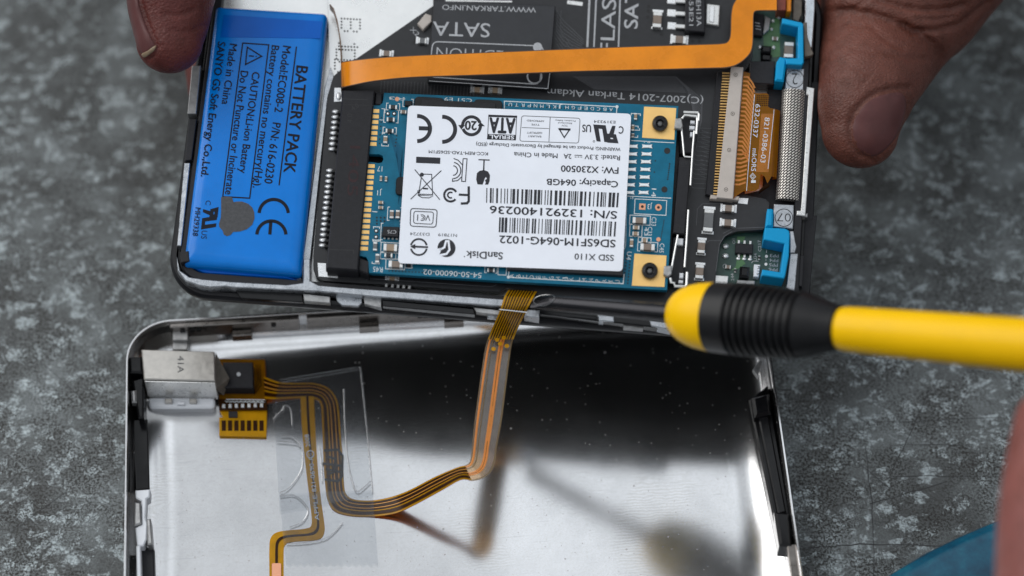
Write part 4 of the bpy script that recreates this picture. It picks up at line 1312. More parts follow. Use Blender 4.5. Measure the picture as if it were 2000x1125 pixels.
q.line([(1465, 344), (1470, 338), (1476, 345), (1470, 351)], 1, dz + .04, True); q.line([(1467.5, 344), (1470, 341), (1473, 345), (1470, 348)], .8, dz + .04, True)
q.text('821-0386-03', (1494, 229), (1485, 317), 9.5, dz + .04)
part(rb, 'white_lettering', q, M['silk'], False)
q = MB()
for k in range(26):
    v0 = 150 + k * 8.4
    u0 = 1453 - (v0 - 140) * .085
    sh = 22 if k < 18 else -4
    q.line([(u0, v0), (u0 + 9, v0 + .5), (u0 + 18, v0 + sh * .6), (u0 + 22, v0 + sh)], 3.4, dz + .015)
part(rb, 'trace', q, M['flex_orange'], False)
q = MB()
for k in range(11):
    u0 = 1484 + k * 2.2
    q.line([(u0 + 4, 222), (u0 - 2, 300), (u0 - 6, 336)], 1.1, dz + .012)
part(rb, 'trace', q, M['flex_orange'], False)
q = MB()
for k in range(7):
    for j in range(6):
        q.disc(1480 + k * 3.6 - j * .3, 187 + j * 3.8, 1.2, dz + .03, dz, 6)
part(rb, 'mesh_dots', q, M['amber_dark'], False)
q = MB()
stf = []
for k in range(8):
    t = k / 7
    a = DEV.L(1514 - 7 * 0, 213, dz) ; b = DEV.L(1507, 344, dz)
    off = Vector((0.9 * math.sin(t * math.pi * .9), 0, -1.4 * t))
    stf.append((a + off, b + off))
ribbon(q, stf, 0, 1); part(drb, 'fold', q, M['amber'], True, 60)
q = MB()
stf = [(DEV.L(1499, 357, dz) + Vector((0.4 * math.sin(k), -0.5 * math.sin(k * .5), -.25 * k)), DEV.L(1483, 371, dz) + Vector((0, -.4 * math.sin(k * .5), -.25 * k))) for k in range(6)]
ribbon(q, stf, 0, 1); part(drb, 'curl', q, M['amber_dark'], True, 60)

# ------------------------------------------------------------------ cyan bumpers
def bumper(label, polys, z):
    t = thing('rubber_bumper', label, 'bumper', DEV, DEV.L(*polys[0][0], 2.7), 'cyan rubber bumpers on the player')
    q = MB()
    q.px(polys[0], z, 2.72, .15)
    part(t, 'bracket', q, M['cyan'])
    q = MB(); q.px(polys[1], z - .3, 2.8, .3)
    part(t, 'leg', q, M['cyan'])
bumper('cyan rubber bumper next to the metal tab cast with the digit 2', [[(1528, 35), (1566, 43.5), (1569, 47), (1570, 122), (1566, 127), (1536, 125), (1534, 114), (1559, 113), (1559, 53), (1528, 46)], [(1524, 110), (1537, 113), (1531, 159), (1514, 157), (1517, 120)]], 6.6)
bumper('cyan rubber bumper next to the metal tab cast with 07', [[(1494, 444), (1533, 446), (1541, 450), (1542.7, 456), (1541, 500), (1534, 538), (1531, 544), (1488, 538), (1489, 526), (1525, 531.6), (1532, 476.4), (1492, 468)], [(1499, 407), (1508, 407), (1511, 410), (1510, 443), (1495, 443)]], 6.6)

# grey felt scrap
gt = thing('felt_scrap', 'torn brown felt scrap stuck beside the upper cyan bumper', 'felt', DEV, DEV.L(1575, 80, 4.9))
q = MB(); q.px([(1569, 44), (1576, 43), (1577, 70), (1585, 96), (1589, 104), (1586, 108), (1571, 111)], 6.0, 4.95, .1); part(gt, 'scrap', q, M['grey_tape'])

# ================================================================== solid state card
PZ = AZ + 2.75
ssd = thing('ssd_card', 'teal solid state storage card with a white printed label', 'storage card', DEV, DEV.L(1010, 370, PZ - 1))
def notch():
    return [(722, 316), (740, 318.5), (746, 317), (749, 311), (747, 304), (741, 301.5), (725, 301)]
pcb = [(750, 181), (1050, 194.5), (1325, 207), (1303, 567), (1000, 550), (721, 533), (719, 509), (715, 502), (700, 499)] + [(714, 316)] + notch() + [(716, 301), (725, 205), (741, 206), (747, 201), (748.5, 194)]
q = MB(); q.px(pcb, PZ, PZ - 1.0, .04)
part(ssd, 'substrate', q, M['pcb_teal'], False)
for k in range(26):
    v = 217 + k * 10.75
    if v > 488 and False:
        continue
    if 284 < v < 323:
        continue
    u0 = 741 - (v - 215) * .082
    q = MB(); q.px([(u0 - 24, v - 4.5), (u0, v - 3.8), (u0, v + 3.6), (u0 - 24, v + 2.9)], PZ + .05, PZ - .01, .015)
    part(ssd, 'gold_contact', q, M['gold'])
q = MB()
for k in range(13):
    o = k * 3.3
    q.line([(760 + o * .3, 262 + o), (774, 275 + o * .8), (786 - o * .12, 292 + o * 1.4), (783 - o * .12, 360 + o)], 1.3, PZ + .012)
for k in range(7):
    q.line([(744, 420 + k * 4), (760 + k * 2, 432 + k * 4), (770, 434 + k * 3)], 1.2, PZ + .012)
part(ssd, 'traces', q, M['pcb_teal_dark'], False, kind='stuff')
q = MB()
def dots(p0, p1, n, r=1.5):
    for k in range(n):
        t = k / max(1, n - 1)
        q.disc(p0[0] + (p1[0] - p0[0]) * t, p0[1] + (p1[1] - p0[1]) * t, r, PZ + .025, PZ - .05, 7)
dots((1000, 541), (1208, 553), 32); dots((990, 206), (1195, 216), 30); dots((760, 529), (935, 537), 28); dots((745, 230), (741, 280), 7); dots((1308, 320), (1304, 350), 8); dots((1297, 430), (1290, 470), 12, 1.2)
dots((1224, 500), (1218, 552), 9, 1.8); dots((1231, 505), (1226, 553), 9, 1.8); dots((775, 265), (772, 285), 4); dots((736, 425), (751, 425), 3, 2); dots((736, 431), (751, 432), 3, 2); dots((736, 437), (744, 438), 2, 2); dots((1280, 314), (1278, 336), 2)
part(ssd, 'vias', q, M['hole'], False, kind='stuff')
q = MB(); q.disc(1303, 294.5, 6, PZ + .03, PZ - .2); q.disc(1297.7, 370, 6, PZ + .03, PZ - .2); q.disc(1254.6, 403.5, 2.8, PZ + .06, PZ); q.disc(1286, 405, 2.8, PZ + .06, PZ)
part(ssd, 'drilled_holes', q, M['hole'], False)
q = MB(); q.box(1254.6, 403.5, 12.5, 12, PZ + .045, PZ, 3); q.disc(1286, 405, 6.6, PZ + .045, PZ); q.disc(1286, 467.5, 4.2, PZ + .045, PZ); q.disc(775.5, 193.5, 4.2, PZ + .045, PZ)
part(ssd, 'copper_pads', q, M['copper'], False)
for c, (u, v), m in (([(1258, 208), (1321, 211), (1317, 273), (1254, 269)], (1289, 241), 15.6), ([(1239, 495), (1302, 499), (1298, 560.5), (1234, 558)], (1269, 528.5), 16)):
    q = MB(); q.px(c, PZ + .06, PZ, .02); gp = part(ssd, 'gold_pad', q, M['gold_pad'])
    q = MB()
    rs = []
    for rr_, z in ((m, .08), (m, .5), (m * .9, .75), (m * .55, .85), (m * .42, .7), (m * .40, .3)):
        rs.append([DEV.L(u + rr_ * math.cos(2 * math.pi * i / 24), v + rr_ * math.sin(2 * math.pi * i / 24), PZ + z) for i in range(24)])
    q.rings(rs, True, True); pl = part(gp, 'mounting_plug', q, M['plastic_gloss'])
    blob(gp, u, v, m * .75, m * .75, PZ + .31, .25, 'plug_tip', 'cap_grey')
for k in range(7):
    v = 285 + k * 15.05
    u = 1264 - k * 1.15
    for du, wd in ((0, 21), (-28, 21)):
        q = MB()
        w2 = wd / 2
        pts = [(u + du - w2, v - 4), (u + du - w2 * .4, v - 2.6), (u + du + w2 * .4, v - 2.4), (u + du + w2, v - 3.6), (u + du + w2 * .85, v + .4), (u + du + w2, v + 4.6), (u + du + w2 * .4, v + 3.6), (u + du - w2 * .4, v + 3.4), (u + du - w2, v + 4.2), (u + du - w2 * .85, v)]
        q.px(pts, PZ + .16, PZ, .06); part(ssd, 'solder_pad', q, M['solder'])
# chips under the label
q = MB(); q.px([(823, 194), (968, 201), (960, 330), (815, 324)], PZ + 1.0, PZ, .05); part(ssd, 'memory_chip', q, M['plastic'])
q = MB(); q.px([(990, 215), (1230, 228), (1217, 538), (990, 526)], PZ + 1.0, PZ, .05); part(ssd, 'memory_chip', q, M['plastic'])
q = MB(); q.px([(800, 330), (985, 338), (985, 516), (790, 508)], PZ + .95, PZ, .05); part(ssd, 'controller_chip', q, M['plastic'])
q = MB(); q.px(rquad([(810, 188), (868, 191), (866, 214), (808, 212)], 9), PZ + .6, PZ, .1); q.px(rquad([(926, 193), (982, 196), (981, 216), (925, 214)], 9), PZ + .6, PZ, .1); part(ssd, 'black_glue', q, M['plastic_gloss'])
q = MB(); q.px(rquad([(774, 345), (800, 345), (798, 380), (772, 380)], 8), PZ + .5, PZ, .1); part(ssd, 'black_glue', q, M['plastic_gloss'])
# small parts
for u, v, w, h_, b in ((1249, 430, 27, 12, 'cap_brown'), (1242.5, 444, 13, 8, 'cap_tan'), (1241.4, 456, 13, 8, 'cap_tan'), (1233.5, 474, 7, 16, 'cap_tan'), (1259, 469, 12, 9, 'cap_tan'), (1265, 482, 28, 13, 'cap_brown'), (1241.6, 227, 6, 13, 'cap_tan'), (1236, 249, 6, 12, 'cap_tan'), (1236, 264, 6, 8, 'cap_brown'),
                       (767.6, 208.6, 16, 8, 'resistor'), (763, 233, 16, 8, 'resistor'), (761, 255, 16, 8, 'resistor'), (752.7, 272, 8, 14, 'cap_tan'), (788, 218, 12, 7, 'cap_brown'), (744, 348, 5, 10, 'cap_tan'), (754, 349, 5, 10, 'cap_tan'), (743.7, 395, 10, 6, 'cap_tan'), (743.7, 405, 10, 6, 'cap_tan'),
                       (765, 418, 8, 16, 'cap_brown'), (777, 418, 8, 16, 'cap_brown'), (732.6, 480.7, 8, 17, 'cap_grey'), (762.5, 483, 27, 14, 'cap_tan'), (758.7, 498, 16, 8, 'resistor'), (737, 504, 8, 17, 'cap_grey'), (773, 515.5, 28, 13, 'cap_brown'), (959, 527, 15, 8, 'resistor')):
    comp(ssd, u, v, w, h_, PZ, b, 3.0)
ic = chip(ssd, [(748, 442), (780, 443), (778, 463), (745, 461)], PZ + .9, PZ + .1, 'plastic', 'chip')
q = MB(); q.text('C75', (774, 450), (757, 449), 6.5, PZ + .93); part(ic, 'lettering', q, M['silk_grey'], False)
for k in range(4):
    q = MB(); q.box(751 + k * 8, 464 + k * .4, 4, 5, PZ + .3, PZ, 3, .05); part(ic, 'lead', q, M['tin'])
chip(ssd, [(791, 196), (805, 197), (804, 207), (790, 206)], PZ + .5, PZ, 'plastic', 'chip')
chip(ssd, [(794, 513), (802, 513), (802, 521), (794, 521)], PZ + .5, PZ, 'plastic', 'chip')
for u, v in ((757.6, 222), (770, 222), (735, 451), (734.6, 463)):
    q = MB(); q.disc(u, v, 4.4, PZ + .03, PZ, 12); part(ssd, 'test_ring', q, M['hole'], False)
    blob(ssd, u, v, 5.5, 5.5, PZ + .03, .2)
# silkscreen
z = PZ + .04
q = MB()
def bracket(u, v, w, h_, a=3.0, full=False, t=1.5):
    c, s_ = math.cos(R(a)), math.sin(R(a))
    T = lambda x, y: (u + x * c - y * s_, v + x * s_ + y * c)
    x, y = w / 2, h_ / 2
    if full:
        q.line([T(-x, -y), T(x, -y), T(x, y), T(-x, y)], t, z, True)
    elif w >= h_:
        for s2 in (-1, 1):
            q.line([T(s2 * (x - 4), -y), T(s2 * x, -y), T(s2 * x, y), T(s2 * (x - 4), y)], t, z)
    else:
        for s2 in (-1, 1):
            q.line([T(-x, s2 * (y - 4)), T(-x, s2 * y), T(x, s2 * y), T(x, s2 * (y - 4))], t, z)
for a in ((767.6, 208.6, 26, 13), (764, 227, 28, 25), (761, 255, 26, 12), (752.7, 272, 13, 26), (797, 201, 20, 15), (734.8, 457, 12, 28), (735, 492, 14, 46), (1241, 238, 18, 32), (1238, 257, 16, 22)):
    bracket(*a)
for a in ((1250, 430, 40, 18), (1242, 450, 24, 24), (1265, 482, 39, 18), (1259, 469, 25, 10), (772, 516, 37, 20), (762, 484, 36, 20), (758, 499, 30, 14), (1270.5, 404.5, 62, 29), (798, 517, 13, 13), (981, 529, 16, 16)):
    bracket(*a, full=True)
bracket(771, 418, 28, 26); bracket(764, 453, 40, 32); bracket(959, 527, 24, 12)
q.line([(1233, 274.5), (1317, 279)], 1.5, z); q.line([(1225, 383), (1311, 387)], 1.5, z)
q.line([(985, 212), (985, 197.5), (1205, 208.5), (1204, 222)], 1.8, z); q.disc(1205, 208.5, 3.2, z + .01, z - .02, 10)
q.line([(994, 526), (993, 541.5), (1217, 554), (1219, 535)], 1.8, z); q.disc(993, 541, 3.2, z + .01, z - .02, 10)
q.line([(1224, 385), (1222, 480), (1214, 500)], 1.2, z)
for k, ch in enumerate('ABCDEFGHJKLMNPRTU'):
    u, v = 1000 + k * 12.9, 538.5 + k * .72
    q.text(ch, (u - 3.2, v - 2), (u + 3.4, v - 3.4), 7.2, z) if False else q.text(ch, (u + 4.0, v + 2.8), (u + 3.4, v - 3.2), 8.2, z)
    u, v = 1193 - k * 12.3, 213.8 - k * .62
    q.text(ch, (u + 4.0, v - 2.8), (u - 2.6, v - 3.2), 6.4, z)
q.text('14', (1273, 368), (1272, 384), 9, z); q.text('J3', (1274, 399), (1265, 398.5), 10, z); q.text('C33', (1273, 424), (1272, 441), 9, z); q.text('C33', (1266, 443), (1265, 460), 8, z); q.text('43', (1259, 443), (1258, 460), 7, z); q.text('C45', (1289, 475), (1287, 493), 9, z); q.text('U4', (1225, 491), (1223, 507), 9, z)
q.text('17', (747, 325), (737, 324.5), 10, z); q.text('J1', (746, 372), (737, 371.6), 10, z); q.text('R45', (748, 522), (729, 520.5), 10, z); q.text('54-50-06000-02', (941, 533), (827, 526), 10, z); q.text('32', (806, 524), (805, 512), 9, z)
q.text('R3', (790, 190), (760, 188.5), 6, z); q.text('R2', (1237, 383), (1231, 382.6), 6, z); q.text('R1', (1270, 275.5), (1258, 275), 4, z); q.text('C51 E9', (922, 193), (868, 190), 7, z)
q.line([(745, 212), (752, 213), (752, 221)], 1.2, z); q.line([(741, 234), (749, 234.5)], 1.2, z); q.line([(727, 413), (737, 414)], 1.6, z)
part(ssd, 'silkscreen', q, M['silk'], False)
# white label
LZ = PZ + 1.12
lab_px = rquad([(797, 206), (1233, 222), (1216, 530), (777, 514)], 9)
q = MB(); q.px(lab_px, LZ, LZ - .09, .015)
label = part(ssd, 'label', q, M['label'], False, label='white printed label, upside down')
z = LZ + .03
q = MB()
T = q.text
T('S/N: 132921400236', (1205, 412.7), (957, 402), 14.5, z, .018)
T('SD6SF1M-064G-1022', (1202, 468.6), (976, 460), 14.5, z, .018)
T('SSD X110', (1199, 498), (1122.5, 495), 11.5, z, .012)
T('SanDisk', (982, 493), (911, 490.3), 13.5, z, .018); q.disc(907, 501, 1.2, z, z - .02, 6)
T('Capacity: 064GB', (1207, 354), (1068, 349), 11.8, z, .02)
T('FW: X230500', (1208, 327), (1096, 323), 12, z, .02)
T('Rated: 3.3V', (1211, 304), (1142, 301.6), 9, z, .008); T('2A', (1116, 301), (1101, 300.5), 9, z, .008); T('Made in China', (1089, 300), (1004, 297), 9, z, .008)
q.line([(1137, 303.5), (1122, 303)], 1.3, z)
for k in range(3):
    q.line([(1137 - k * 5.5, 306.7), (1133.5 - k * 5.5, 306.6)], 1.3, z)
T('WARNING: Product can be damaged by Electrostatic Discharge (ESD)', (1212, 288.5), (930, 278), 6.4, z, .008)
T('KCC-REM-TAD-SD6SF1M', (953, 297.5), (837.6, 293), 6, z, .01)
T('E319334', (1202, 236), (1160, 234.6), 5.2, z); T('C', (1218, 247), (1209, 246.6), 14, z, .014); T('US', (1154.4, 244), (1137.7, 243.3), 14, z, .014)
ur_mark(q, (1207, 245), (1160, 243), 34, z); q.arc(1160, 276, 1.8, 0, 360, .8, z, 8)
q.line(rquad([(1019, 226), (1133, 231), (1130, 279.5), (1015, 275.5)], 5), 1.0, z, True); q.line([(1074.6, 228.5), (1072, 277)], 1.0, z); q.line([(1019, 249), (1072, 251)], .9, z)
T('APPROVED', (1063, 235), (1029, 233.6), 3.3, z); T('TYPE', (1054, 242), (1038, 241.4), 3.3, z); T('GEPR\u00dcFT', (1059, 258), (1029, 257), 3.6, z); T('BAUART', (1057, 265), (1031, 264), 3.6, z)
T('Product Safety', (1124, 235), (1084, 233.4), 2.8, z); T('Rheinland', (1117, 239.5), (1090, 238.6), 2.8, z); T('T\u00dcV', (1109, 244), (1097, 243.5), 3, z)
q.line([(1092, 251.5), (1113, 252.5), (1102, 268.5)], 2.2, z, True); q.line([(1091, 252), (1114, 253)], 4, z)
# SATA mark
q.line([(954.5, 224.5), (1009, 226.5), (1007, 273.5), (952, 271.5)], 1.2, z, True); q.poly([(954, 224), (1010, 226), (1009.8, 230), (954, 228.3)], z); q.poly([(952, 261.5), (1007.8, 263.6), (1007, 274), (951, 272)], z)
T('ATA', (1006, 231.5), (957, 229.8), 29, z, .03)
# recycling ring with 20
q.arc(920.8, 245.6, 17.5, -8, 160, 6.0, z); q.arc(920.8, 245.6, 17.5, 180, 340, 6.0, z)
q.poly([(938, 238), (947, 246.5), (933, 246)], z); q.poly([(895, 244), (908, 244.5), (901, 253)], z); T('20', (931, 237), (909, 236), 17, z, .03)
# CE
q.arc(864.5, 252.5, 24.5, -92, 92, 7.6, z); q.arc(815.5, 251, 24.5, -92, 92, 7.6, z); q.poly([(818, 246.3), (838, 247), (838, 255), (818, 254.3)], z)
q.poly([(813, 306), (860, 308), (859.5, 320), (812.5, 318)], z)
# crossed-out bin
q.line([(810, 331), (859, 390)], 1.7, z); q.line([(862, 333), (802, 389)], 1.7, z); q.line([(826, 340), (843, 340.5), (845, 380), (817.5, 379), (823, 346)], 1.6, z); q.disc(824, 341, 4, z, z - .02, 12); q.line([(826, 368), (836, 368.6)], 3, z)
q.line([(816, 381), (846, 382.5), (838, 386.5), (824, 386), (816, 381)], 1.6, z); q.line([(816, 372), (820, 372), (819.5, 376.5), (815.5, 376.5)], 1.2, z, True)
# KC
q.line([(904.5, 309.7), (912.2, 310), (909, 354.5), (901.5, 354), (904.5, 309.7)], 1.7, z); q.arc(884, 333, 16, -80, 85, 2.0, z); q.arc(884, 333, 9.5, -80, 85, 2.0, z); q.line([(886, 309.5), (895, 313), (904, 323)], 1.8, z); q.line([(884, 354), (894, 352.5), (902, 345)], 1.8, z); q.line([(884, 348), (883.6, 355)], 1.6, z)
# glass
q.line([(934.5, 311.8), (956.5, 312.6)], 2.2, z); q.line([(945.5, 312), (944.5, 334)], 2.6, z); q.poly([(931.5, 338), (937, 333.5), (945, 332), (953, 335), (957, 342), (956, 354), (953.5, 360.5), (947, 360.5), (949, 356), (947, 352), (951, 349), (949, 345.5), (946.5, 349), (945, 354), (942.5, 360.5), (932.5, 360), (930, 350)], z)
# FC
q.arc(880, 381, 12.5, 40, 330, 4.2, z); q.arc(880, 381, 5.5, 60, 310, 3.0, z); q.line([(915.5, 364), (915.5, 393), (912, 397), (900, 397.5)], 4.6, z); q.line([(896, 380), (915, 381)], 4.2, z)
# VCCI
q.line(rquad([(802, 407), (854, 409.5), (851.5, 444), (801, 441.5)], 6), 1.7, z, True); q.line(rquad([(808.5, 412.5), (847, 414.3), (845, 438), (807.5, 436)], 5), 1.5, z, True); T('V', (841, 419.5), (831, 419), 12, z); q.arc(824.5, 425, 5.6, -120, 120, 1.6, z); q.arc(824.5, 425, 2.6, -120, 120, 1.4, z); q.line([(816, 419), (815.3, 431)], 1.8, z)
T('D33724', (838.7, 455), (801, 453.6), 5.6, z); T('N17819', (892.6, 457), (856, 455.6), 5.6, z)
q.arc(818, 482.4, 15.6, 12, 168, 3.6, z); q.arc(818, 482.4, 15.6, 192, 348, 3.6, z); q.poly([(801, 481.5), (811, 476.5), (811, 479.8), (836, 481), (836, 484.5), (811, 483.5), (811, 487)], z)
q.disc(872, 484.5, 17.6, z, z - .02, 30)
part(label, 'printed_marks', q, M['ink'], False)
q = MB()
T = q.text
T('SERIAL', (1004, 265), (956, 263.2), 7.2, z + .02, .02)
q.line([(859, 488), (868, 483), (871, 471), (876, 471), (878, 488), (872, 496), (860, 498)], 4, z + .02); q.poly([(852, 486), (863, 484), (858, 498)], z + .02)
part(label, 'reversed_marks', q, M['label'], False)
rb_ = random.Random(3)
def barcode(tl, tr, br_, bl, n):
    q = MB()
    x = 0.0
    tot = []
    while x < 1.0:
        w = rb_.choice((1, 1, 1, 2, 2, 3)) * n
        g = rb_.choice((1, 1, 2, 2, 3)) * n
        tot.append((x, min(1, x + w)))
        x += w + g
    L_ = lambda a, b, t: (a[0] + (b[0] - a[0]) * t, a[1] + (b[1] - a[1]) * t)
    for a, b in tot:
        q.poly([L_(tl, tr, a), L_(tl, tr, b), L_(bl, br_, b), L_(bl, br_, a)], z)
    part(label, 'barcode', q, M['ink'], False)
barcode((950, 367), (1209, 376.5), (1207, 405), (949.5, 396), 0.0068)
barcode((975, 424.5), (1205, 433), (1203, 462), (974, 453.5), 0.0070)

# ================================================================== battery
BZ = 6.3
bat = thing('battery_pack', 'blue shrink-wrapped battery pack with black printed warnings', 'battery', DEV, DEV.L(490, 280, 1.9))
cor = [(420, 8), (640, 22), (588, 536), (356, 516)]
def bring2(ins, zz, r=9):
    base = [DEV.L(u, v, BZ).to_2d() for u, v in rquad(cor, r, 6)]
    c = sum((Vector((p.x, p.y)) for p in base), Vector((0, 0))) / len(base)
    out = []
    for p in base:
        d = p - c
        out.append((p.x - math.copysign(min(abs(d.x), ins), d.x) , p.y - math.copysign(min(abs(d.y), ins), d.y), zz))
    return out
q = MB(); q.rings([bring2(0.8, 2.05), bring2(0.0, 3.0), bring2(-.05, 4.6), bring2(0.15, 5.4), bring2(0.55, 5.95), bring2(1.15, 6.2), bring2(2.2, 6.3)], True, True)
bb = part(bat, 'cell', q, M['battery'], True, 60)
z = BZ + .03
q = MB(); q.px([(437, 29), (630, 42), (625.5, 75), (431, 72)], z + .03, BZ + .0); part(bat, 'wrap_overlap', q, M['battery_band'])
q = MB(); q.px([(352, 492), (368, 490), (370, 510), (353, 513)], BZ - .1, 3.0, .1); part(bat, 'black_tab', q, M['plastic'])
q = MB(); q.px([(372, 522), (400, 519), (470, 524), (560, 538), (583, 548), (560, 545), (400, 534)], 4.4, 3.0, .2); part(bat, 'folded_end', q, M['battery_band'])
q = MB()
T = q.text
T('BATTERY PACK', (579.5, 128), (554, 336), 22, z, .022)
q.line([(579, 91), (545, 362)], 2.6, z)
T('Model:EC008-2', (553, 89), (536, 218), 15.5, z, .016); T('P/N: 616-0230', (533, 239), (516, 357), 15.5, z, .016)
T('Battery contains no mercury(Hg).', (531, 88), (494, 366), 14.5, z, .016)
q.line([(474, 84), (525, 87.5), (487.7, 387), (435, 384)], 2.5, z, True)
q.line([(483, 92), (511, 110), (479.5, 126)], 2.6, z, True); q.line([(486, 109), (496, 109.8)], 2.6, z); q.disc(500.5, 110, 1.4, z, z - .02, 8)
T('CAUTION:Li-ion Battery', (493, 140), (467, 337), 14.5, z, .016); T('Do Not Puncture or Incinerate', (470.5, 138), (439.5, 379), 14.5, z, .016)
T('Made in China', (449, 85), (433, 203), 14.5, z, .016); T('SANYO GS Soft Energy Co.,Ltd.', (426, 81), (392, 344), 14.5, z, .016)
q.arc(534.5, 418, 28.5, 184, 356, 6.5, z); q.arc(530, 460, 28.5, 184, 356, 6.5, z); q.line([(529, 432), (527, 458)], 6.5, z)
T('C', (402, 391), (401, 400), 10, z); T('US', (394, 450), (392.5, 466), 11, z); ur_mark(q, (396, 404), (392.5, 447), 30, z); T('MH29338', (382, 405), (376, 460), 10, z, .01)
part(bb, 'printed_lettering', q, M['battery_ink'], False)
q = MB()
Z2 = lambda pts: [(320 + a / 3.31, 280 + b / 3.31) for a, b in pts]
q.poly(Z2([(370, 348), (400, 343), (440, 348), (450, 380), (475, 376), (505, 376), (545, 390), (572, 415), (584, 445), (586, 485), (572, 525), (535, 556), (490, 570), (448, 572), (432, 592), (408, 600), (388, 590), (380, 565), (358, 540), (356, 520), (368, 480), (370, 440)]), z + .02)
part(bb, 'scratch_off_patch', q, M['scratch_patch'], False)

# ================================================================== orange strap
strap = thing('orange_flex_strap', 'broad orange flex strap crossing the black board from the battery', 'flex cable', DEV, DEV.L(1060, 120, AZ))
rows = [((666, 122), (667, 170), 6.6), ((672, 121), (674, 169), 7.8), ((690, 118.5), (692, 165), 8.9), ((730, 114), (732, 157.5), 9.6), ((800, 109.5), (802, 150.5), 9.9), ((900, 105), (902, 147), 9.8), ((1000, 101), (1002, 143.5), 9.5), ((1120, 96), (1121, 139), 9.0), ((1250, 91), (1251, 136), 8.6), ((1380, 87), (1385, 132.5), 8.0),
        ((1410, 85.5), (1420, 131), 7.8), ((1421, 82), (1442, 124), 7.6), ((1426, 73), (1462, 107), 7.5), ((1427.5, 60), (1469, 90), 7.4), ((1428, 40), (1470.5, 60), 7.3), ((1429, 25), (1471, 32), 7.2), ((1433, 8), (1474, 22), 7.1), ((1446, -8), (1485, 20), 7.0), ((1470, -18), (1500, 20), 6.9), ((1517, -20), (1517, 20), 6.8)]
st = smooth_st(lst(rows, DEV), 4)
ol = part(strap, 'ribbon', ribbon(MB(), st, 0, 1, 0, .22), M['orange'], True, 60)
part(ol, 'dark_edge', ribbon(MB(), st, -.02, .012, .01, .24), M['orange_edge'], True, 60)
part(ol, 'dark_edge', ribbon(MB(), st, .988, 1.02, .01, .24), M['orange_edge'], True, 60)
# upright tail from the strap to the battery corner
q = MB()
pts = [DEV.L(u, v, 5.6).to_2d() for u, v in ((645, 14), (652, 22), (659, 45), (664, 75), (666.5, 100), (667.5, 125), (667.5, 150), (668, 172))]
vs, fs = [], []
for i, p in enumerate(pts):
    for dx, zz in ((-.09, 4.5), (.09, 4.5), (.09, 6.7), (-.09, 6.7)):
        vs.append((p.x + dx, p.y, zz))
for i in range(len(pts) - 1):
    for k in range(4):
        fs.append((4 * i + k, 4 * i + (k + 1) % 4, 4 * i + 4 + (k + 1) % 4, 4 * i + 4 + k))
q.add(vs, fs)
part(strap, 'upright_tail', q, M['orange_edge'], True, 60)

# ================================================================== screwdriver
def at_depth(u, v, d):
    return CAM + ray(u, v) * d
dt = (W(1045, 588, 28.0) - CAM).dot(FWD)
P0, P1 = at_depth(1045, 588.5, dt), at_depth(2000, 673.5, dt * 0.90)
axd = (P1 - P0).normalized()
SD_FR = Frame(P0, axd, (Vector((0, 0, 1)) - axd * axd.z))
drv = thing('screwdriver', 'yellow screwdriver with a ribbed black grip prying at the player edge', 'screwdriver', SD_FR, (0, 0, 0))
def sta(u):
    """distance along the shaft and mm per pixel where it is seen at column u"""
    lo, hi = -10.0, 400.0
    for _ in range(50):
        mid = (lo + hi) / 2
        p = P0 + axd * mid - CAM
        uu = 1000 + FPX * p.dot(RGT) / p.dot(FWD)
        if uu < u: lo = mid
        else: hi = mid
    p = P0 + axd * lo - CAM
    return lo, p.dot(FWD) / FPX
def lathe(prof, n=40):
    q = MB(SD_FR)
    rs = []
    for u, hw in prof:
        x, k = sta(u)
        r = hw * k
        rs.append([(x, r * math.cos(2 * math.pi * i / n), r * math.sin(2 * math.pi * i / n)) for i in range(n)])
    q.rings(rs, True, True)
    return q
q = lathe([(1078, 14), (1092, 15), (1200, 16.5), (1310, 18)], 28)
part(drv, 'shaft', q, M['shaft'])
q = MB(SD_FR)
rs = []
for u, hy, hz in ((1041, 17, 1.5), (1048, 17, 3), (1062, 16, 8), (1080, 14.6, 14.2)):
    x, k = sta(u)
    rs.append([(x, hy * k * math.cos(2 * math.pi * i / 28), hz * k * math.sin(2 * math.pi * i / 28)) for i in range(28)])
q.rings(rs, True, True)
tip = part(drv, 'flat_tip', q, M['shaft'])
q = MB(SD_FR)                                 # lighter ring round the ground facet
el = []
for i in range(33):
    a_ = 2 * math.pi * i / 32
    x, k = sta(1066 + 22 * math.cos(a_))
    hy = 13.5 * k * math.sin(a_)
    rad_ = (4 + (1066 + 22 * math.cos(a_) - 1044) / 44 * 11.5) * k
    el.append(Vector((x, hy, rad_ * math.sqrt(max(0.05, 1 - (hy / (16.5 * k)) ** 2)) + 0.05)))
q.tube(el, 0.045, 5)
part(tip, 'facet_edge', q, M['shaft_edge'])
q = lathe([(1308, 17), (1309, 24), (1313, 33), (1321, 43), (1332, 52), (1346, 59), (1362, 64), (1380, 67), (1393, 68.5)])
part(drv, 'nose_cone', q, M['yellow'], True, 60)
gp = [(1393, 66), (1394, 69), (1420, 70), (1436, 71)]
for k in range(9):
    c = 1440 + k * 14
    w_ = 71.5 - max(0, k - 3) * 0.75
    gp += [(c, w_ - 8), (c + 4.0, w_ - 8), (c + 5.5, w_), (c + 9.5, w_), (c + 11, w_ - 8)]
gp += [(1568, 66), (1580, 62.5), (1600, 56), (1620, 50), (1638, 45.5), (1640, 42)]
q = lathe(gp)
part(drv, 'grip', q, M['grip'], True, 45)
q = lathe([(1636, 34), (1638, 39), (1644, 42), (1656, 44), (1680, 45), (1800, 48), (2000, 53), (2300, 60), (2420, 62), (2460, 60), (2480, 50), (2486, 30)])
part(drv, 'handle', q, M['yellow'], True, 60)

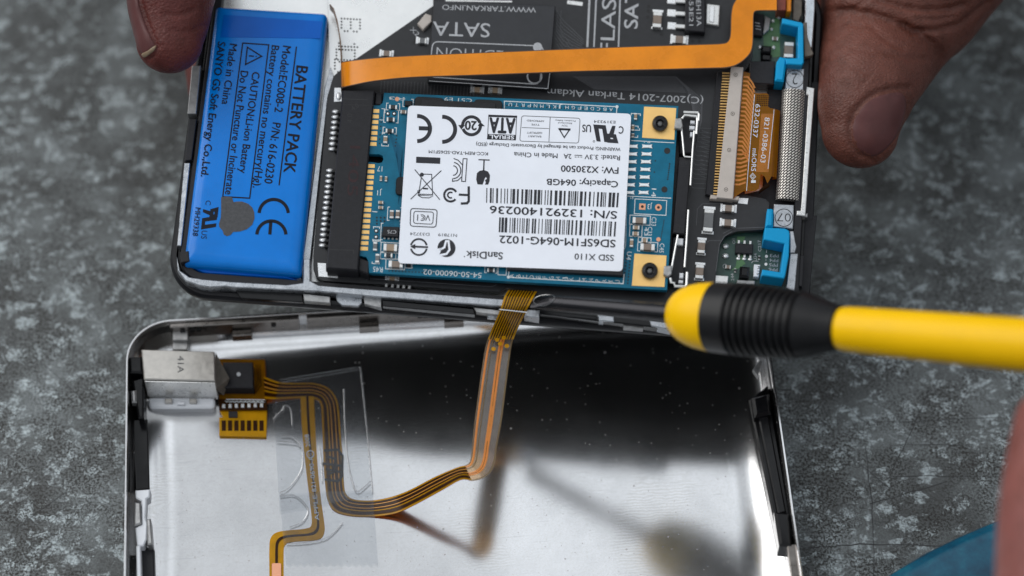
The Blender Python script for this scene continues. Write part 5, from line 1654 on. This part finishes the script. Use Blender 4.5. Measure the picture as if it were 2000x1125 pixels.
# ================================================================== hands
def sweep(path, n=28):
    """path rows: (point mm, radius across, radius in depth)"""
    vs, fs = [], []
    m = len(path)
    prev = None
    for i, (p, ra, rb__) in enumerate(path):
        t = (path[min(i + 1, m - 1)][0] - path[max(i - 1, 0)][0]).normalized()
        side_ = t.cross(-FWD)
        side_.normalize()
        dep = side_.cross(t)
        for k in range(n):
            a = 2 * math.pi * k / n
            vs.append(p + side_ * (ra * math.cos(a)) + dep * (rb__ * math.sin(a)))
    for i in range(m - 1):
        for k in range(n):
            l = (k + 1) % n
            fs.append((i * n + k, i * n + l, (i + 1) * n + l, (i + 1) * n + k))
    fs.append(tuple(range(n))[::-1]); fs.append(tuple((m - 1) * n + k for k in range(n)))
    return vs, fs
def finger(rows, capn=5):
    """rows: (u, v, z, half width px across, depth ratio); first row is the tip centre; adds a rounded tip"""
    P = []
    for u, v, zz, hw, dr in rows:
        p = W(u, v, zz)
        k = (p - CAM).dot(FWD) / FPX
        P.append((p, hw * k, hw * k * dr))
    t = (P[0][0] - P[1][0]).normalized()
    tipr = P[0][1]
    out = []
    for k in range(capn, 0, -1):
        a = math.pi / 2 * k / (capn + .35)
        out.append((P[0][0] + t * (tipr * 0.95 * math.sin(a)), P[0][1] * math.cos(a), P[0][2] * math.cos(a)))
    # smooth spine
    S_ = []
    m = len(P)
    for i in range(m - 1):
        for k in range(5):
            tt = k / 5
            q0, q1, q2, q3 = P[max(i - 1, 0)], P[i], P[i + 1], P[min(i + 2, m - 1)]
            f = lambda j: 0.5 * ((2 * q1[j]) + (q2[j] - q0[j]) * tt + (2 * q0[j] - 5 * q1[j] + 4 * q2[j] - q3[j]) * tt ** 2 + (3 * q1[j] - q0[j] - 3 * q2[j] + q3[j]) * tt ** 3)
            S_.append((f(0), f(1), f(2)))
    S_.append(P[-1])
    return sweep(out + S_)
def hand(label, chains, m, vox=0.55, sm=6, creases=()):
    org = TAB.local(W(chains[0][0][0], chains[0][0][1], chains[0][0][2]))
    h = thing('hand', label, 'hand', TAB, org)
    me = bpy.data.meshes.new('tmp')
    vs, fs = [], []
    for c in chains:
        v_, f_ = finger(c)
        b = len(vs)
        vs += [(x - org) * MM for x in v_]
        fs += [tuple(b + i for i in f) for f in f_]
    me.from_pydata([tuple(x) for x in vs], [], fs)
    o = bpy.data.objects.new('tmp', me)
    col.objects.link(o)
    rm = o.modifiers.new('r', 'REMESH')
    rm.mode, rm.voxel_size = 'VOXEL', vox * MM
    s_ = o.modifiers.new('s', 'SMOOTH')
    s_.factor, s_.iterations = 0.5, sm
    dg = bpy.context.evaluated_depsgraph_get()
    nm = bpy.data.meshes.new_from_object(o.evaluated_get(dg))
    nm.name = 'skin'
    bpy.data.objects.remove(o)
    nm.materials.clear(); nm.materials.append(m)
    nm.shade_smooth()
    s = bpy.data.objects.new('skin', nm)
    col.objects.link(s)
    s.parent = h
    if creases:
        segs = []
        for pts, dp, sg in creases:
            segs += [(Vector(a), Vector(b_), dp, sg) for a, b_ in zip(pts[:-1], pts[1:])]
        nrm = [v.normal.copy() for v in nm.vertices]
        for v, n_ in zip(nm.vertices, nrm):
            wp = v.co / MM + org - CAM
            if n_.dot(wp) > 0:
                continue
            dd = wp.dot(FWD)
            pu = Vector((1000 + FPX * wp.dot(RGT) / dd, 562.5 - FPX * wp.dot(UP) / dd))
            if not (-60 < pu.y < 420):
                continue
            t_ = 0.0
            for a, b_, dp, sg in segs:
                ab = b_ - a
                k_ = max(0, min(1, (pu - a).dot(ab) / ab.length_squared))
                dist = (pu - a - ab * k_).length
                if dist < 3 * sg:
                    t_ = max(t_, dp * math.exp(-(dist / sg) ** 2))
            v.co -= n_ * (t_ * MM)
        nm.update()
    bv = BVHTree.FromPolygons([v.co.copy() for v in nm.vertices], [tuple(p.vertices) for p in nm.polygons])
    def plate_on(name, pts, mt, lift=.25, bulge=.15):
        """a plate hugging the skin whose outline is seen at pts"""
        c = Vector((sum(p[0] for p in pts) / len(pts), sum(p[1] for p in pts) / len(pts)))
        q = MB(TAB)
        n = len(pts)
        def hit(u, v, l):
            d = ray(u, v).normalized()
            o_ = (CAM - org) * MM
            lo, no, ix, di = bv.ray_cast(o_, d)
            return None if lo is None else (lo + no * (l * MM)) / MM + org
        rs = []
        for s2, l in ((1.0, -.25), (.97, lift * .6), (.88, lift), (.6, lift + bulge * .7), (.3, lift + bulge)):
            ring_ = []
            for p in pts:
                a = c + (Vector(p) - c) * s2
                hp = hit(a.x, a.y, l)
                for _ in range(40):
                    if hp is not None:
                        break
                    a = c + (a - c) * 0.96
                    hp = hit(a.x, a.y, l)
                if hp is None:
                    hp = hit(c.x, c.y, l)
                ring_.append(hp)
            rs.append(ring_)
        q.rings(rs, False, True)
        return part(h, name, q, mt, True, 70)
    return h, plate_on

def dense(pts, n=3):
    out = []
    m = len(pts)
    for i in range(m):
        p0, p1, p2, p3 = [Vector(pts[(i + j) % m]) for j in (-1, 0, 1, 2)]
        for k in range(n):
            t = k / n
            q = 0.5 * ((2 * p1) + (p2 - p0) * t + (2 * p0 - 5 * p1 + 4 * p2 - p3) * t * t + (3 * p1 - p0 - 3 * p2 + p3) * t ** 3)
            out.append((q.x, q.y))
    return out

h1, pl1 = hand('thumb and hand holding the far battery corner of the player', [
    [(331, 82, 44, 66, .9), (333, 40, 45, 78, .9), (333, 0, 46, 86, .95), (338, -70, 47, 98, .95), (330, -160, 44, 112, 1), (300, -300, 46, 170, .9), (250, -480, 48, 260, .75), (200, -800, 55, 300, .7)],
    [(428, 170, 20, 62, .9), (430, 90, 20, 74, .95), (430, -20, 20, 82, 1), (415, -160, 24, 95, 1), (340, -320, 38, 130, 1), (260, -480, 48, 200, .8)],
    [(560, 20, 14, 60, .9), (540, -80, 14, 80, 1), (470, -240, 24, 100, 1), (360, -400, 42, 150, 1)],
    [(690, -60, 16, 60, .9), (640, -160, 16, 82, 1), (520, -320, 28, 105, 1), (380, -460, 46, 150, 1)]], M['skin_shaded'], 0.42, 7,
    [([(266, -40), (272, 0), (284, 40), (298, 70), (307, 92)], .55, 5), ([(380, 20), (350, 30), (320, 28)], .25, 5), ([(400, 50), (370, 62), (335, 60)], .18, 5), ([(400, -20), (350, -12), (300, -16)], .3, 6), ([(306, 96), (300, 108), (290, 116)], .3, 4)])
pl1('nail', dense([(248, -60), (264, -50), (271, 5), (283, 45), (296, 76), (302, 90), (294, 100), (282, 110), (268, 90), (258, 60), (250, 25), (246, -10)]), M['nail'], .12, .1)
pl1('nail_edge', dense([(277, 105), (289, 99), (303, 89), (305, 92), (298, 101), (283, 112)]), M['nail_edge'], .22, .05)

h2, pl2 = hand('thumb and hand pinching the player beside the woven gasket', [
    [(1680, 258, 32, 76, .85), (1684, 215, 33, 89, .9), (1698, 160, 33, 101, .9), (1716, 100, 30, 122, .9), (1735, 50, 31, 142, .9), (1757, 0, 32, 164, .85), (1800, -100, 36, 195, .8), (1880, -260, 42, 240, .75), (1980, -480, 50, 290, .7), (2050, -800, 60, 320, .7)],
    [(1560, 120, 12, 60, .9), (1590, 30, 13, 78, 1), (1650, -90, 20, 92, 1), (1760, -250, 34, 120, 1), (1900, -400, 46, 180, .8)],
    [(1450, 0, 12, 60, .9), (1500, -80, 13, 80, 1), (1620, -220, 24, 100, 1), (1800, -380, 40, 150, 1)]], M['skin_thumb'], 0.42, 7,
    [([(1700, -12), (1719, 0), (1764, 14), (1802, 19), (1860, 18), (1880, 10)], .6, 6), ([(1764, 48), (1783, 61), (1828, 59), (1876, 48), (1930, 5)], .55, 6), ([(1697, 45), (1719, 67), (1745, 86), (1764, 92)], .3, 5), ([(1719, 96), (1770, 112), (1815, 115)], .25, 5),
     ([(1640, 40), (1680, 52), (1697, 45)], .15, 4), ([(1610, 80), (1650, 88), (1690, 100), (1719, 96)], .15, 4), ([(1606, 120), (1650, 125), (1700, 141)], .14, 4), ([(1604, 160), (1640, 164), (1680, 172)], .12, 4), ([(1610, 20), (1660, 18), (1700, -2)], .2, 4),
     ([(1800, -30), (1850, -20), (1900, -30)], .4, 7), ([(1790, 36), (1830, 38), (1860, 33)], .25, 4), ([(1677, 179), (1687, 160), (1706, 141)], .18, 3),
     ([(1777, 170), (1745, 171), (1715, 178), (1690, 194), (1668, 218), (1658, 245), (1663, 282), (1680, 304), (1706, 314)], .5, 5)])
pl2('nail', dense([(1664, 252), (1672, 226), (1690, 203), (1712, 188), (1738, 181), (1762, 180), (1771, 200), (1766, 232), (1752, 265), (1735, 288), (1712, 305), (1690, 304), (1672, 284)]), M['nail'], .08, .25)

h3, pl3 = hand('out of focus fingers holding the yellow screwdriver handle', [
    [(2062, 830, 62, 82, .9), (2058, 930, 60, 98, .95), (2058, 1060, 60, 112, 1), (2080, 1240, 58, 135, 1), (2180, 1460, 52, 220, .9), (2300, 1800, 50, 300, .8)],
    [(2230, 600, 70, 80, .9), (2240, 720, 88, 95, 1), (2230, 880, 86, 105, 1), (2200, 1100, 70, 130, 1), (2190, 1400, 55, 200, .9)]], M['skin_pink'])

# ================================================================== teal plastic at the table edge
tl = thing('plastic_sleeve', 'shiny teal blue plastic sleeve lying on the table in the near corner', 'sleeve', TAB, W(1900, 1120, 0))
q = MB(TAB)
edge = [(1690, 1160), (1738, 1128), (1798, 1092), (1868, 1058), (1948, 1024), (2060, 985), (2180, 940), (2300, 1000), (2300, 1500), (1600, 1500), (1640, 1260)]
base = [TAB.L(u, v, 3).to_2d() for u, v in edge]
cc = sum((p for p in base), Vector((0, 0))) / len(base)
def tr(f, zz):
    return [((p.x - cc.x) * f + cc.x, (p.y - cc.y) * f + cc.y, zz) for p in base]
q.rings([tr(.985, 0.05), tr(1, 1.2), tr(1, 2.6), tr(.985, 4.2), tr(.95, 5.6), tr(.88, 6.6), tr(.7, 7.2), tr(.4, 7.4)], True, True)
part(tl, 'sheet', q, M['teal'], True, 60)
